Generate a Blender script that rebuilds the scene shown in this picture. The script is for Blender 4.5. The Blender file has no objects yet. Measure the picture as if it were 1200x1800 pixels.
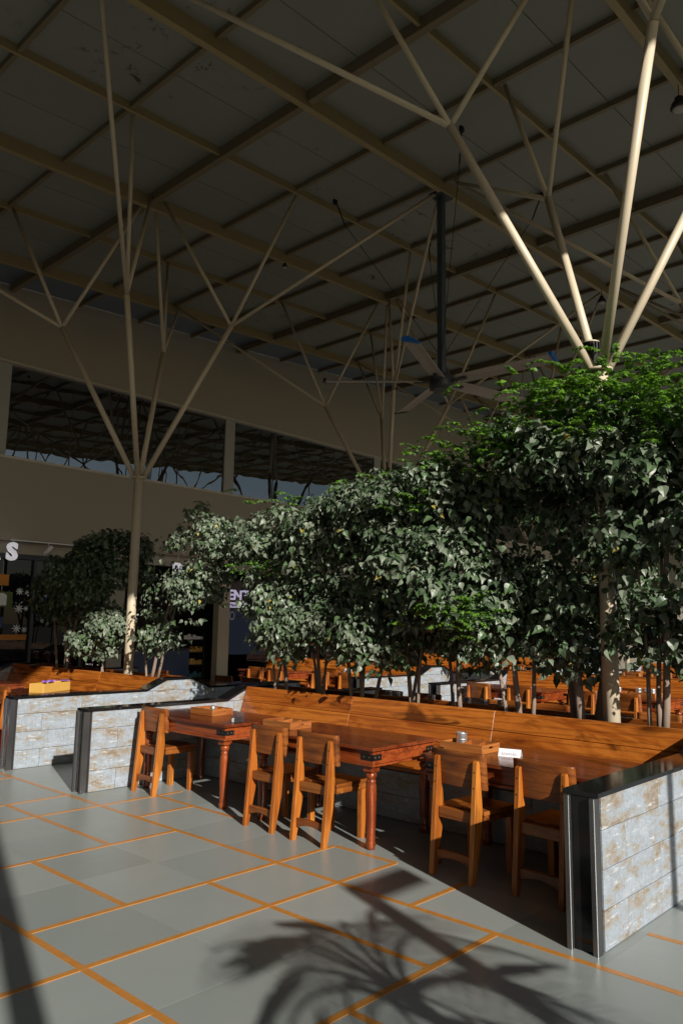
import bpy, bmesh, math, random
import numpy as np
from mathutils import Vector, Matrix, Euler

random.seed(7); rng = np.random.default_rng(11)
S = bpy.context.scene
COL = S.collection
R_ = math.radians

# ------------------------------------------------------------------ camera
CAM = Vector((0.0, 0.0, 1.65))
RIGHT = Vector((0.68083, -0.73228, 0.01532)); UP = Vector((-0.11755, -0.08860, 0.98911)); FWD = Vector((0.72295, 0.67521, 0.14640))
FPX = 1352.0
cd = bpy.data.cameras.new('camera'); cam = bpy.data.objects.new('camera', cd); COL.objects.link(cam)
m = Matrix((RIGHT, UP, -FWD)).transposed().to_4x4(); m.translation = CAM
cam.matrix_world = m
cd.sensor_fit = 'VERTICAL'; cd.sensor_height = 36.0; cd.lens = 36.0 * FPX / 1800.0
cd.clip_start = 0.05; cd.clip_end = 2000
S.camera = cam

# ------------------------------------------------------------------ sky, sun, exposure
SUN_AZ = R_(20.0)                        # heading of the shadows, clockwise from +Y
SUN_EL = math.atan(0.48 * math.cos(SUN_AZ))
w = bpy.data.worlds.new('World'); S.world = w; w.use_nodes = True
nt = w.node_tree; bg = nt.nodes['Background']
sky = nt.nodes.new('ShaderNodeTexSky'); sky.sky_type = 'NISHITA'; sky.sun_disc = False
sky.sun_elevation = SUN_EL; sky.sun_rotation = math.pi + SUN_AZ
nt.links.new(sky.outputs[0], bg.inputs[0]); bg.inputs[1].default_value = 0.05
sd = bpy.data.lights.new('sun', 'SUN'); so = bpy.data.objects.new('sun', sd); COL.objects.link(so)
sd.energy = 5.0; sd.angle = R_(0.55); sd.color = (1.0, 0.945, 0.86)
tr = Vector((math.sin(SUN_AZ) * math.cos(SUN_EL), math.cos(SUN_AZ) * math.cos(SUN_EL), -math.sin(SUN_EL)))
so.rotation_euler = tr.to_track_quat('-Z', 'Y').to_euler(); so.location = (-8, -20, 14)
S.view_settings.view_transform = 'Standard'; S.view_settings.look = 'None'
S.view_settings.gamma = 1; S.view_settings.exposure = 0.42; S.view_settings.use_curve_mapping = False
S.render.engine = 'CYCLES'
S.cycles.use_denoising = True; S.cycles.max_bounces = 8; S.cycles.diffuse_bounces = 5; S.cycles.glossy_bounces = 4
S.cycles.caustics_reflective = False; S.cycles.caustics_refractive = False; S.cycles.sample_clamp_indirect = 4.0

# ------------------------------------------------------------------ materials
MATS = {}
class NT:
    def __init__(s, name):
        s.m = bpy.data.materials.new(name); s.m.use_nodes = True; s.t = s.m.node_tree; s.n = s.t.nodes
        s.b = s.n['Principled BSDF']; s.x = 0
    def new(s, typ, **kw):
        n = s.n.new(typ)
        for k, v in kw.items(): setattr(n, k, v)
        return n
    def link(s, a, b): s.t.links.new(a, b)
    def coord(s, scale=(1, 1, 1), rand=True, kind='Object'):
        tc = s.new('ShaderNodeTexCoord'); mp = s.new('ShaderNodeMapping'); mp.inputs['Scale'].default_value = scale
        if rand:
            oi = s.new('ShaderNodeObjectInfo'); mu = s.new('ShaderNodeMath', operation='MULTIPLY'); mu.inputs[1].default_value = 37.0
            s.link(oi.outputs['Random'], mu.inputs[0]); ad = s.new('ShaderNodeVectorMath', operation='ADD')
            cb = s.new('ShaderNodeCombineXYZ')
            for i in range(3): s.link(mu.outputs[0], cb.inputs[i])
            s.link(tc.outputs[kind], ad.inputs[0]); s.link(cb.outputs[0], ad.inputs[1]); s.link(ad.outputs[0], mp.inputs[0])
        else: s.link(tc.outputs[kind], mp.inputs[0])
        return mp.outputs[0]
    def noise(s, vec, scale, detail=5, rough=.55, dist=0.0):
        n = s.new('ShaderNodeTexNoise'); n.inputs['Scale'].default_value = scale; n.inputs['Detail'].default_value = detail
        n.inputs['Roughness'].default_value = rough; n.inputs['Distortion'].default_value = dist
        s.link(vec, n.inputs['Vector']); return n.outputs['Fac']
    def ramp(s, fac, stops, interp='LINEAR'):
        r = s.new('ShaderNodeValToRGB'); r.color_ramp.interpolation = interp
        e = r.color_ramp.elements
        while len(e) < len(stops): e.new(0.5)
        for i, (p, c) in enumerate(stops):
            e[i].position = p; e[i].color = (*c, 1) if len(c) == 3 else c
        s.link(fac, r.inputs[0]); return r.outputs[0]
    def mix(s, fac, a, b, mode='MIX'):
        n = s.new('ShaderNodeMix', data_type='RGBA', blend_type=mode)
        if isinstance(fac, (int, float)): n.inputs[0].default_value = fac
        else: s.link(fac, n.inputs[0])
        for sock, v in ((n.inputs[6], a), (n.inputs[7], b)):
            if isinstance(v, (tuple, list)): sock.default_value = (*v, 1) if len(v) == 3 else v
            else: s.link(v, sock)
        return n.outputs[2]
    def color(s, v):
        if isinstance(v, (tuple, list)): s.b.inputs['Base Color'].default_value = (*v, 1)
        else: s.link(v, s.b.inputs['Base Color'])
    def set(s, **kw):
        for k, v in kw.items():
            k = k.replace('_', ' ')
            if hasattr(v, 'links') or hasattr(v, 'is_output'): s.link(v, s.b.inputs[k])
            else: s.b.inputs[k].default_value = v
    def bump(s, fac, strength=.1, dist=.005):
        b = s.new('ShaderNodeBump'); b.inputs['Strength'].default_value = strength; b.inputs['Distance'].default_value = dist
        s.link(fac, b.inputs['Height']); s.link(b.outputs[0], s.b.inputs['Normal'])
    def rand(s):
        return s.new('ShaderNodeObjectInfo').outputs['Random']
    def rrange(s, fac, lo, hi):
        n = s.new('ShaderNodeMapRange'); n.inputs[3].default_value = lo; n.inputs[4].default_value = hi
        s.link(fac, n.inputs[0]); return n.outputs[0]

def wood(name, dark, mid, light, axis, rough=.28, knots=.35, spec=.5):
    ai = 'xyz'.index(axis)
    def sc(al, ac=1.0):
        v = [ac, ac, ac]; v[ai] = al; return tuple(v)
    t = NT(name); v = t.coord(sc(.13))
    n1 = t.noise(v, 5.2, 6, .62, 1.8)
    c = t.ramp(n1, [(.26, dark), (.40, mid), (.54, light), (.63, mid), (.74, tuple(.5 * (p + q) for p, q in zip(dark, mid)))])
    wv = t.new('ShaderNodeTexWave', wave_type='RINGS'); wv.inputs['Scale'].default_value = 5.5; wv.inputs['Distortion'].default_value = 7.0
    wv.inputs['Detail'].default_value = 4; wv.inputs['Detail Scale'].default_value = 1.6; wv.inputs['Detail Roughness'].default_value = .6
    t.link(t.coord(sc(.09)), wv.inputs['Vector'])
    c = t.mix(t.ramp(wv.outputs['Fac'], [(.0, (.42,) * 3), (.12, (.15,) * 3), (.3, (0,) * 3)]), c, tuple(x * .62 for x in dark))
    n2 = t.noise(t.coord(sc(.03)), 110, 3, .65)
    c = t.mix(t.ramp(n2, [(.42, (0,) * 3), (.66, (.16,) * 3)]), c, dark)
    n3 = t.noise(t.coord(sc(.30)), 3.4, 4, .55, .9)
    c = t.mix(t.ramp(n3, [(.57, (0, 0, 0)), (.64, (knots, knots, knots))]), c, tuple(x * .30 for x in dark))
    c = t.mix(t.rrange(t.rand(), 0, .85), c, t.mix(1.0, c, (.66, .50, .44), 'MULTIPLY'))
    t.color(c); t.set(Roughness=t.rrange(n1, rough - .06, rough + .14)); t.set(**{'Specular_IOR_Level': spec})
    t.bump(n2, .18, .002)
    return t.m
def plain(name, col, rough=.5, metal=0.0, var=.12, spec=.5, scale=4.0):
    t = NT(name); v = t.coord()
    n = t.noise(v, scale, 6, .6)
    t.color(t.mix(t.rrange(n, 0, 1), tuple(c * (1 - var) for c in col), tuple(min(1, c * (1 + var)) for c in col)))
    t.set(Roughness=t.rrange(n, max(.02, rough - .05), min(1, rough + .08)), Metallic=metal, **{'Specular_IOR_Level': spec})
    return t.m

for ax in 'xyz':
    MATS['chair_' + ax] = wood('chair_teak_' + ax, (.19, .052, .008), (.38, .118, .016), (.52, .19, .030), ax, .3, .35)
    MATS['board_' + ax] = wood('dark_teak_board_' + ax, (.085, .024, .006), (.20, .060, .011), (.31, .105, .019), ax, .3, .5)
    MATS['top_' + ax] = wood('polished_dark_tabletop_' + ax, (.05, .012, .006), (.125, .028, .010), (.20, .046, .014), ax, .14, .3)
    MATS['table_' + ax] = wood('table_sheesham_' + ax, (.075, .015, .006), (.21, .042, .012), (.33, .078, .018), ax, .17, .35)
    MATS['bench_' + ax] = wood('bench_teak_' + ax, (.15, .035, .007), (.36, .10, .013), (.52, .17, .024), ax, .19, .85)
    MATS['tray_' + ax] = wood('tray_mango_' + ax, (.20, .062, .014), (.34, .115, .025), (.42, .16, .04), ax, .38, .2)

def clad():
    t = NT('whitewashed_plank_tile')
    va = t.coord((1.0, 1, 2.4)); vb = t.coord((.5, 1, 4.0)); vc = t.coord((11, 11, 1.0))
    a = t.noise(va, 3.4, 10, .74, .25); b = t.noise(vb, 6.0, 8, .7); sc = t.noise(vc, 9, 5, .75); fine = t.noise(t.coord((3, 3, 7)), 14, 6, .75)
    c = t.ramp(a, [(.38, (.20, .155, .11)), (.45, (.28, .255, .22)), (.50, (.27, .31, .355)), (.58, (.30, .345, .40)), (.68, (.38, .40, .42))])
    c = t.mix(t.ramp(b, [(.56, (0, 0, 0)), (.68, (.36,) * 3)]), c, (.25, .205, .15))
    c = t.mix(t.ramp(fine, [(.50, (0, 0, 0)), (.64, (.55,) * 3)]), c, (.17, .165, .16))
    c = t.mix(t.ramp(sc, [(.54, (0, 0, 0)), (.62, (.5,) * 3), (.68, (0, 0, 0))]), c, (.15, .115, .08))
    w2 = t.noise(t.coord((1.2, 1, 6)), 7, 5, .65)
    c = t.mix(t.ramp(w2, [(.61, (0, 0, 0)), (.65, (.85,) * 3)]), c, (.47, .48, .49))
    t.color(c); t.set(Roughness=.42); t.bump(a, .08, .003); return t.m
MATS['clad'] = clad()
def floor_mat():
    t = NT('grey_polished_stone'); v = t.coord((1, 1, 1))
    n = t.noise(v, 2.2, 7, .6, .3); g = t.noise(t.coord((1, 1, 1), False), 9, 8, .75)
    c = t.mix(n, (.245, .272, .262), (.30, .325, .312))
    c = t.mix(t.rrange(t.rand(), 0, .55), c, (.19, .212, .20))
    c = t.mix(t.ramp(g, [(.58, (0, 0, 0)), (.75, (.35,) * 3)]), c, (.30, .30, .28))
    sp = t.noise(t.coord((1, 1, 1), False), 120, 2, .5)
    c = t.mix(t.ramp(sp, [(.72, (0, 0, 0)), (.76, (.4,) * 3)]), c, (.36, .35, .32))
    t.color(c); t.set(Roughness=t.rrange(g, .24, .44)); t.bump(n, .03, .002); return t.m
MATS['floor'] = floor_mat()
def inlay():
    t = NT('orange_inlay'); v = t.coord((1, 1, 1), False)
    n = t.noise(v, 14, 6, .7)
    t.color(t.ramp(n, [(.3, (.38, .155, .030)), (.5, (.43, .18, .036)), (.75, (.47, .21, .055))])); t.set(Roughness=.35); return t.m
MATS['inlay'] = inlay()
MATS['granite'] = plain('black_granite', (.008, .008, .009), .10, var=.4)
MATS['steel_trim'] = plain('brushed_steel_trim', (.20, .20, .205), .3, .9)
MATS['steel'] = plain('stainless_steel', (.72, .72, .73), .34, .85)
MATS['iron'] = plain('black_iron', (.018, .017, .017), .4, .6)
MATS['rivet'] = plain('worn_brass_rivet', (.35, .28, .15), .35, .9)
MATS['cream'] = plain('cream_paint', (.52, .44, .32), .42, var=.06)
MATS['beam'] = plain('ochre_steel_paint', (.33, .25, .125), .5, var=.12)
MATS['purlin'] = plain('shade_toned_steel_paint', (.19, .145, .085), .55, var=.15)  # for the rafters: their unlit look is put into this darker tone
def panel_mat():
    t = NT('roof_panel'); v = t.coord((1, 1, 1), False)
    n = t.noise(v, .7, 6, .6); c = t.mix(n, (.205, .215, .185), (.275, .28, .245))
    s1 = t.noise(v, 4.2, 7, .75, .5); m1 = t.noise(v, .33, 2, .5)
    k = t.new('ShaderNodeMath', operation='MULTIPLY'); t.link(t.ramp(s1, [(.59, (0,) * 3), (.64, (1,) * 3)]), k.inputs[0])
    t.link(t.ramp(m1, [(.56, (0,) * 3), (.62, (1,) * 3)]), k.inputs[1])
    c = t.mix(k.outputs[0], c, (.05, .04, .03))
    c = t.mix(t.rrange(t.rand(), 0, .18), c, (.17, .15, .12))
    t.color(c); t.set(Roughness=.6); return t.m
MATS['panel'] = panel_mat()
MATS['block_sheet'] = plain('sun_block_sheet', (.4, .4, .4), .6)
def skylight():
    t = NT('blue_rooflight'); v = t.coord((1, 1, 1), False); n = t.noise(v, 2, 5)
    t.color(t.mix(n, (.20, .23, .26), (.27, .31, .35))); t.set(Roughness=.35)
    tl = t.new('ShaderNodeBsdfTranslucent'); tl.inputs[0].default_value = (.045, .06, .085, 1)
    mx = t.new('ShaderNodeMixShader'); mx.inputs[0].default_value = .35
    t.link(t.b.outputs[0], mx.inputs[1]); t.link(tl.outputs[0], mx.inputs[2]); t.link(mx.outputs[0], t.n['Material Output'].inputs[0]); return t.m
MATS['skylight'] = skylight()
MATS['wall'] = plain('brown_render', (.375, .335, .27), .6, var=.07, scale=1.2)
MATS['pier'] = plain('grey_render', (.40, .40, .37), .6, var=.08)
MATS['glass'] = plain('dark_reflective_glass', (.012, .014, .016), .03, var=.1, spec=1.0)
MATS['glass'].node_tree.nodes['Principled BSDF'].inputs['IOR'].default_value = 1.95
MATS['shopglass'] = plain('dark_shop_glass', (.005, .005, .006), .03, var=.1, spec=.38)
for k_ in ('glass', 'shopglass'):
    nt_ = MATS[k_].node_tree; b_ = nt_.nodes['Principled BSDF']
    for l_ in list(b_.inputs['Roughness'].links): nt_.links.remove(l_)
    b_.inputs['Roughness'].default_value = .004
    if k_ == 'glass':      # slightly wavy sheets
        tc_ = nt_.nodes.new('ShaderNodeTexCoord'); ns_ = nt_.nodes.new('ShaderNodeTexNoise'); bp_ = nt_.nodes.new('ShaderNodeBump')
        ns_.inputs['Scale'].default_value = 2.2; ns_.inputs['Detail'].default_value = 1; bp_.inputs['Strength'].default_value = .13; bp_.inputs['Distance'].default_value = .012
        nt_.links.new(tc_.outputs['Object'], ns_.inputs['Vector']); nt_.links.new(ns_.outputs['Fac'], bp_.inputs['Height']); nt_.links.new(bp_.outputs[0], b_.inputs['Normal'])
MATS['frame'] = plain('dark_window_frame', (.03, .032, .04), .4)
MATS['lightframe'] = plain('pale_metal_sill', (.55, .5, .42), .4, .3)
MATS['white'] = plain('white_paint', (.80, .80, .80), .5, var=.03)
MATS['lavender'] = plain('lavender_lettering', (.66, .60, .80), .5, var=.02)
MATS['maroon'] = plain('maroon_board', (.07, .035, .04), .5)
MATS['bluepost'] = plain('deep_blue_poster', (.03, .06, .16), .5)
MATS['teal'] = plain('teal_print', (.05, .16, .18), .5)
MATS['navy'] = plain('navy_counter', (.015, .035, .09), .4)
MATS['black'] = plain('soft_black', (.010, .009, .009), .6)
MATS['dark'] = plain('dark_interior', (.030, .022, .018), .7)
MATS['yellowbox'] = plain('ochre_yellow_box', (.55, .32, .07), .5)
MATS['purple'] = plain('violet_petals', (.22, .10, .42), .5)
MATS['red'] = plain('glossy_red', (.55, .03, .02), .3)
MATS['blue'] = plain('strong_blue', (.01, .12, .42), .4)
MATS['orangecloth'] = plain('orange_cloth', (.60, .22, .03), .7)
MATS['greenboard'] = plain('olive_board', (.10, .13, .03), .6)
MATS['fan'] = plain('fan_aluminium', (.40, .36, .31), .45, .0)
MATS['fanbody'] = plain('fan_grey', (.055, .06, .065), .45, .3)
MATS['rod'] = plain('slate_rod', (.07, .08, .10), .4, .3)
MATS['soil'] = plain('planter_soil', (.05, .035, .025), .9, var=.4, scale=30)
MATS['paper'] = plain('white_card', (.82, .82, .84), .6, var=.02)
MATS['ink'] = plain('grey_violet_ink', (.30, .26, .36), .6)
MATS['black_ink'] = plain('black_ink', (.02, .02, .025), .6)
MATS['shade_red'] = plain('red_stone', (.22, .06, .05), .5)
def litsign(name, col, e):
    t = NT(name); t.color(col); t.set(Roughness=.4)
    t.b.inputs['Emission Color'].default_value = (*col, 1); t.b.inputs['Emission Strength'].default_value = e; return t.m
MATS['litwhite'] = litsign('backlit_white_acrylic', (.80, .78, .84), .32)
MATS['litlavender'] = litsign('backlit_lavender_acrylic', (.66, .60, .84), .34)
def bark(name, a, b):
    t = NT(name); v = t.coord((1, 1, .15)); n = t.noise(v, 40, 6, .7)
    t.color(t.mix(n, a, b)); t.set(Roughness=.85); t.bump(n, .3, .004); return t.m
MATS['bark'] = bark('grey_brown_bark', (.16, .11, .085), (.30, .23, .18))
MATS['palmbark'] = bark('palm_bark', (.14, .10, .07), (.26, .2, .14))
def leafmat(name, c1, c2, vein, rough, transl, tcol):
    t = NT(name); uv = t.new('ShaderNodeTexCoord'); sp = t.new('ShaderNodeSeparateXYZ'); t.link(uv.outputs['UV'], sp.inputs[0])
    n = t.noise(t.coord((1, 1, 1)), 7, 4, .6)
    c = t.mix(n, c1, c2)
    a = t.new('ShaderNodeMath', operation='SUBTRACT'); a.inputs[1].default_value = .5; t.link(sp.outputs[0], a.inputs[0])
    ab = t.new('ShaderNodeMath', operation='ABSOLUTE'); t.link(a.outputs[0], ab.inputs[0])
    mid = t.ramp(ab.outputs[0], [(.0, (.8,) * 3), (.06, (0,) * 3)])
    c = t.mix(mid, c, vein); t.color(c)
    t.set(Roughness=rough, **{'Specular_IOR_Level': .4})
    tl = t.new('ShaderNodeBsdfTranslucent'); tl.inputs[0].default_value = (*tcol, 1)
    mx = t.new('ShaderNodeMixShader'); mx.inputs[0].default_value = transl
    t.link(t.b.outputs[0], mx.inputs[1]); t.link(tl.outputs[0], mx.inputs[2]); t.link(mx.outputs[0], t.n['Material Output'].inputs[0]); return t.m
LEAF = [leafmat('leaf_dark', (.030, .055, .028), (.055, .085, .045), (.10, .13, .08), .36, .10, (.05, .12, .02)),
        leafmat('leaf_dusty', (.115, .15, .10), (.175, .205, .15), (.19, .22, .16), .42, .10, (.07, .13, .03)),
        leafmat('leaf_mid', (.055, .105, .045), (.09, .14, .065), (.14, .19, .09), .38, .14, (.06, .16, .02)),
        leafmat('leaf_young', (.075, .19, .018), (.14, .28, .03), (.18, .32, .06), .4, .35, (.17, .38, .02)),
        leafmat('leaf_yellow', (.28, .24, .05), (.38, .30, .07), (.4, .36, .14), .5, .2, (.35, .3, .04))]
MATS['palmleaf'] = LEAF[2]

# ------------------------------------------------------------------ mesh helpers
def B(): return bmesh.new()
def box(bm, x0, x1, y0, y1, z0, z1, bev=0.0, M=None):
    vs = [bm.verts.new((x, y, z)) for x in (x0, x1) for y in (y0, y1) for z in (z0, z1)]
    q = [(0, 1, 3, 2), (4, 6, 7, 5), (0, 4, 5, 1), (2, 3, 7, 6), (0, 2, 6, 4), (1, 5, 7, 3)]
    fs = [bm.faces.new([vs[i] for i in f]) for f in q]
    out = vs
    if bev:
        es = list({e for f in fs for e in f.edges})
        r = bmesh.ops.bevel(bm, geom=es, offset=bev, segments=1, affect='EDGES', profile=.5)
        out = list({v for f in r['faces'] for v in f.verts} | {v for v in vs if v.is_valid})
    if M is not None: bmesh.ops.transform(bm, matrix=M, verts=out)
    return out
def prism(bm, pts, axis, a, b, bev=0.0, M=None):
    """pts: 2-D outline; extruded along axis from a to b. axis y: pts are (x,z); axis x: (y,z); axis z: (x,y)"""
    def P(p, t): return {'y': (p[0], t, p[1]), 'x': (t, p[0], p[1]), 'z': (p[0], p[1], t)}[axis]
    n = len(pts); va = [bm.verts.new(P(p, a)) for p in pts]; vb = [bm.verts.new(P(p, b)) for p in pts]
    fs = [bm.faces.new(va), bm.faces.new(vb[::-1])]
    for i in range(n): fs.append(bm.faces.new((va[i], vb[i], vb[(i + 1) % n], va[(i + 1) % n])))
    bmesh.ops.recalc_face_normals(bm, faces=fs)
    out = va + vb
    if bev:
        es = list({e for f in fs for e in f.edges})
        r = bmesh.ops.bevel(bm, geom=es, offset=bev, segments=1, affect='EDGES', profile=.5)
        out = list({v for f in r['faces'] for v in f.verts} | {v for v in out if v.is_valid})
    if M is not None: bmesh.ops.transform(bm, matrix=M, verts=out)
    return out
def tube(bm, pts, rad, n=10, cap=True):
    pts = [Vector(p) for p in pts]
    if isinstance(rad, (int, float)): rad = [rad] * len(pts)
    rings = []
    for i, p in enumerate(pts):
        d = (pts[min(i + 1, len(pts) - 1)] - pts[max(i - 1, 0)]).normalized()
        u = d.orthogonal().normalized() if abs(d.z) < .999 else Vector((1, 0, 0))
        if abs(d.z) < .95: u = d.cross(Vector((0, 0, 1))).normalized()
        else: u = d.cross(Vector((0, 1, 0))).normalized()
        v = d.cross(u).normalized()
        rings.append([bm.verts.new(p + (u * math.cos(a) + v * math.sin(a)) * rad[i]) for a in (2 * math.pi * k / n for k in range(n))])
    for a, b in zip(rings, rings[1:]):
        for k in range(n):
            f = bm.faces.new((a[k], a[(k + 1) % n], b[(k + 1) % n], b[k])); f.smooth = True
    if cap:
        bm.faces.new(rings[0][::-1]); bm.faces.new(rings[-1])
def lathe(bm, prof, n=16, c=(0, 0, 0)):
    rings = [[bm.verts.new((c[0] + r * math.cos(2 * math.pi * k / n), c[1] + r * math.sin(2 * math.pi * k / n), c[2] + z)) for k in range(n)] for r, z in prof]
    for a, b in zip(rings, rings[1:]):
        for k in range(n):
            f = bm.faces.new((a[k], a[(k + 1) % n], b[(k + 1) % n], b[k])); f.smooth = True
    bm.faces.new(rings[0][::-1]); bm.faces.new(rings[-1])
def mesh(name, bm, mat):
    bmesh.ops.recalc_face_normals(bm, faces=bm.faces)
    me = bpy.data.meshes.new(name); bm.to_mesh(me); bm.free()
    for mt in (mat if isinstance(mat, (list, tuple)) else [mat]): me.materials.append(MATS[mt] if isinstance(mt, str) else mt)
    return me
def obj(name, bm, mat, parent=None, loc=None):
    me = bm if isinstance(bm, bpy.types.Mesh) else mesh(name, bm, mat)
    o = bpy.data.objects.new(name, me); COL.objects.link(o)
    if parent: o.parent = parent
    if loc is not None: o.location = loc
    return o
def tag(o, label=None, cat=None, group=None, kind=None):
    if label: o['label'] = label
    if cat: o['category'] = cat
    if group: o['group'] = group
    if kind: o['kind'] = kind
    return o
def thing(name, label, cat, loc=(0, 0, 0), rz=0.0, group=None):
    o = bpy.data.objects.new(name, None); COL.objects.link(o); o.location = loc; o.rotation_euler = (0, 0, rz)
    o.empty_display_size = .1
    return tag(o, label, cat, group)
def dup(root, loc, rz=0.0, label=None, group=None):
    def cp(o, par):
        c = o.copy(); COL.objects.link(c); c.parent = par
        for ch in o.children: cp(ch, c)
        return c
    r = cp(root, None); r.location = loc; r.rotation_euler = (0, 0, rz)
    if label: r['label'] = label
    if group: r['group'] = group
    elif 'group' in r: del r['group']
    return r
def text_mesh(name, body, size, depth, mat, align='LEFT', bold=0.0):
    cu = bpy.data.curves.new(name, 'FONT'); cu.body = body; cu.size = size; cu.extrude = depth; cu.align_x = align; cu.resolution_u = 3; cu.offset = bold
    t = bpy.data.objects.new(name + '_tmp', cu); COL.objects.link(t)
    dg = bpy.context.evaluated_depsgraph_get(); me = bpy.data.meshes.new_from_object(t.evaluated_get(dg))
    bpy.data.objects.remove(t); me.name = name; me.materials.clear(); me.materials.append(MATS[mat]); return me

# ------------------------------------------------------------------ ground and floor
bm = B(); box(bm, -400, 400, -400, 400, -.6, -.05)
t = NT('low_bounce_ground'); v = t.coord((1, 1, 1), False); n = t.noise(v, .4, 6); t.color(t.mix(n, (.055, .06, .04), (.09, .085, .065))); t.set(Roughness=.9)  # ground colour kept dark so less sunlight bounces up to the roof
tag(obj('ground', bm, t.m), 'dark low-bounce ground around the dining hall', None, None, 'structure')
bm = B(); box(bm, -8, 38, -2.6, 15.4, -.045, -.007)
floor = tag(obj('floor', bm, 'floor'), 'grey stone floor with orange inlay lines', None, None, 'structure')
XG = lambda k: 2.085 + .598 * k
YG = lambda k: 2.42 + .592 * k
bm = B(); box(bm, -.2984, .2984, -.2954, .2954, -.009, 0)
tile_me = mesh('floor_tile', bm, 'floor')
for i in range(-4, 12):
    for j in range(-6, 12):
        if i > 5 and j > 5: continue
        o = obj('floor_tile', tile_me, None, floor, (XG(i) + .299, YG(j) + .296, 0))
def strip_x(y, a, b):          # strip running along X
    bm = B(); box(bm, a + .0005, b - .0005, y - .0195, y + .0195, -.006, .0028); obj('inlay_strip', bm, 'inlay', floor)
def strip_y(x, a, b):
    bm = B(); box(bm, x - .0205, x + .0205, a, b, -.006, .0022); obj('inlay_strip', bm, 'inlay', floor)
strip_y(XG(3), YG(-6), YG(12)); strip_y(XG(0), YG(-3), YG(5)); strip_y(XG(2), YG(5), YG(8)); strip_y(XG(2), YG(0), YG(3))
strip_y(XG(1), YG(3), YG(5)); strip_y(XG(1), YG(-2), YG(0)); strip_y(XG(4), YG(5), YG(7)); strip_y(XG(4), YG(2), YG(3)); strip_y(XG(4), YG(-6), YG(-1))
strip_x(YG(8), XG(1), XG(3)); strip_x(YG(7), XG(1), XG(4) + .3); strip_x(YG(6), XG(3), XG(4)); strip_x(YG(5), XG(-1), XG(3))
strip_x(YG(3), XG(0), XG(4)); strip_x(YG(2), XG(-2), XG(4)); strip_x(YG(1), XG(3), XG(4)); strip_x(YG(1), XG(-2), XG(0)); strip_x(YG(0), XG(-1), XG(3))
strip_x(YG(-2), XG(0), XG(4)); strip_x(YG(10), XG(0), XG(3)); strip_y(XG(-2), YG(0), YG(5)); strip_x(YG(-3), XG(3), XG(7)); strip_y(XG(6), YG(-5), YG(-1))

# ------------------------------------------------------------------ roof
ZR = lambda x: 7.887 + .058 * x                  # underside of the secondary beams
RX0, RX1, RY0, RYW = -6.95, 34.0, -2.35, 15.0
GX = [6.19 + 1.467 * k for k in range(-9, 20)]
GYmain = [2.93 + 3.57 * k for k in range(-1, 4)]
GYminor = [2.93 + 3.57 * k + 1.74 for k in range(-1, 3)] + [RY0]
roof = thing('canopy_roof', 'dark panelled canopy roof on a grid of ochre beams over the dining hall', 'roof')
tilt = math.atan(.058)
def xbeam(y, w_, d, name, mat, top=.14):
    bm = B(); prism(bm, [(RX0, ZR(RX0) - d + .1), (RX1, ZR(RX1) - d + .1), (RX1, ZR(RX1) + top), (RX0, ZR(RX0) + top)], 'y', y - w_ / 2, y + w_ / 2)
    return obj(name, bm, mat, roof)
for y in GYmain: xbeam(y, .088, .17, 'main_beam', 'beam')
for y in GYminor: xbeam(y, .042, .075, 'purlin', 'beam', .135)
bm = B(); prism(bm, [(RX0, ZR(RX0) - .02), (RX1, ZR(RX1) - .02), (RX1, ZR(RX1) + .3), (RX0, ZR(RX0) + .3)], 'y', RY0 - .07, RY0 - .037)
obj('fascia', bm, 'beam', roof)
for k, x in enumerate(GX):
    main = (k - 9) % 4 == 0
    w_, d = (.095, .13) if main else (.055, .05)
    ys = sorted(GYmain)
    segs = [RY0 + .05] + [y for y in ys] + [RYW - .02]
    bm = B()
    for a, b in zip(segs, segs[1:]):
        if b - a < .3: continue
        aa = a + (.066 if a in ys else 0); bb = b - (.066 if b in ys else 0)
        box(bm, x - w_ / 2, x + w_ / 2, aa, bb, ZR(x) - d + .1, ZR(x) + .128)
    obj('main_rafter' if main else 'rafter', bm, 'purlin', roof)
# ceiling panels, each its own piece near the camera
gyall = sorted(set(GYmain + GYminor))
sheet = B()
pcells = []
for i in range(len(GX) - 1):
    for a, b in zip(gyall, gyall[1:]):
        for h in (0, 1):
            y0 = a + (b - a) * h / 2 + .005; y1 = a + (b - a) * (h + 1) / 2 - .005
            pcells.append((GX[i] + .003, GX[i + 1] - .003, y0, y1))
pcells.sort(key=lambda c: ((c[0] + .7 - 4) ** 2 + (c[2] - 5) ** 2))
for q, (x0, x1, y0, y1) in enumerate(pcells):
    bm = B() if q < 296 else sheet
    prism(bm, [(x0, ZR(x0) + .132), (x1, ZR(x1) + .132), (x1, ZR(x1) + .15), (x0, ZR(x0) + .15)], 'y', y0, y1)
    if q < 296: obj('ceiling_panel', bm, 'panel', roof)
tag(obj('far_ceiling_panels', sheet, 'panel', roof), kind='stuff')
bm = B(); prism(bm, [(RX0, ZR(RX0) + .2), (RX1, ZR(RX1) + .2), (RX1, ZR(RX1) + .26), (RX0, ZR(RX0) + .26)], 'y', RY0 - .03, GYmain[-1] + .05)
obj('sun_block_sheet', bm, 'block_sheet', roof)  # unseen sheet added to stop sun leaking through the panel gaps
for i in range(len(GX) - 1):
    x0, x1 = GX[i] + .004, GX[i + 1] - .004
    bm = B(); prism(bm, [(x0, ZR(x0) + .131), (x1, ZR(x1) + .131), (x1, ZR(x1) + .14), (x0, ZR(x0) + .14)], 'y', GYmain[-1] + .07, RYW - .01)
    obj('rooflight_panel', bm, 'skylight', roof)

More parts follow.
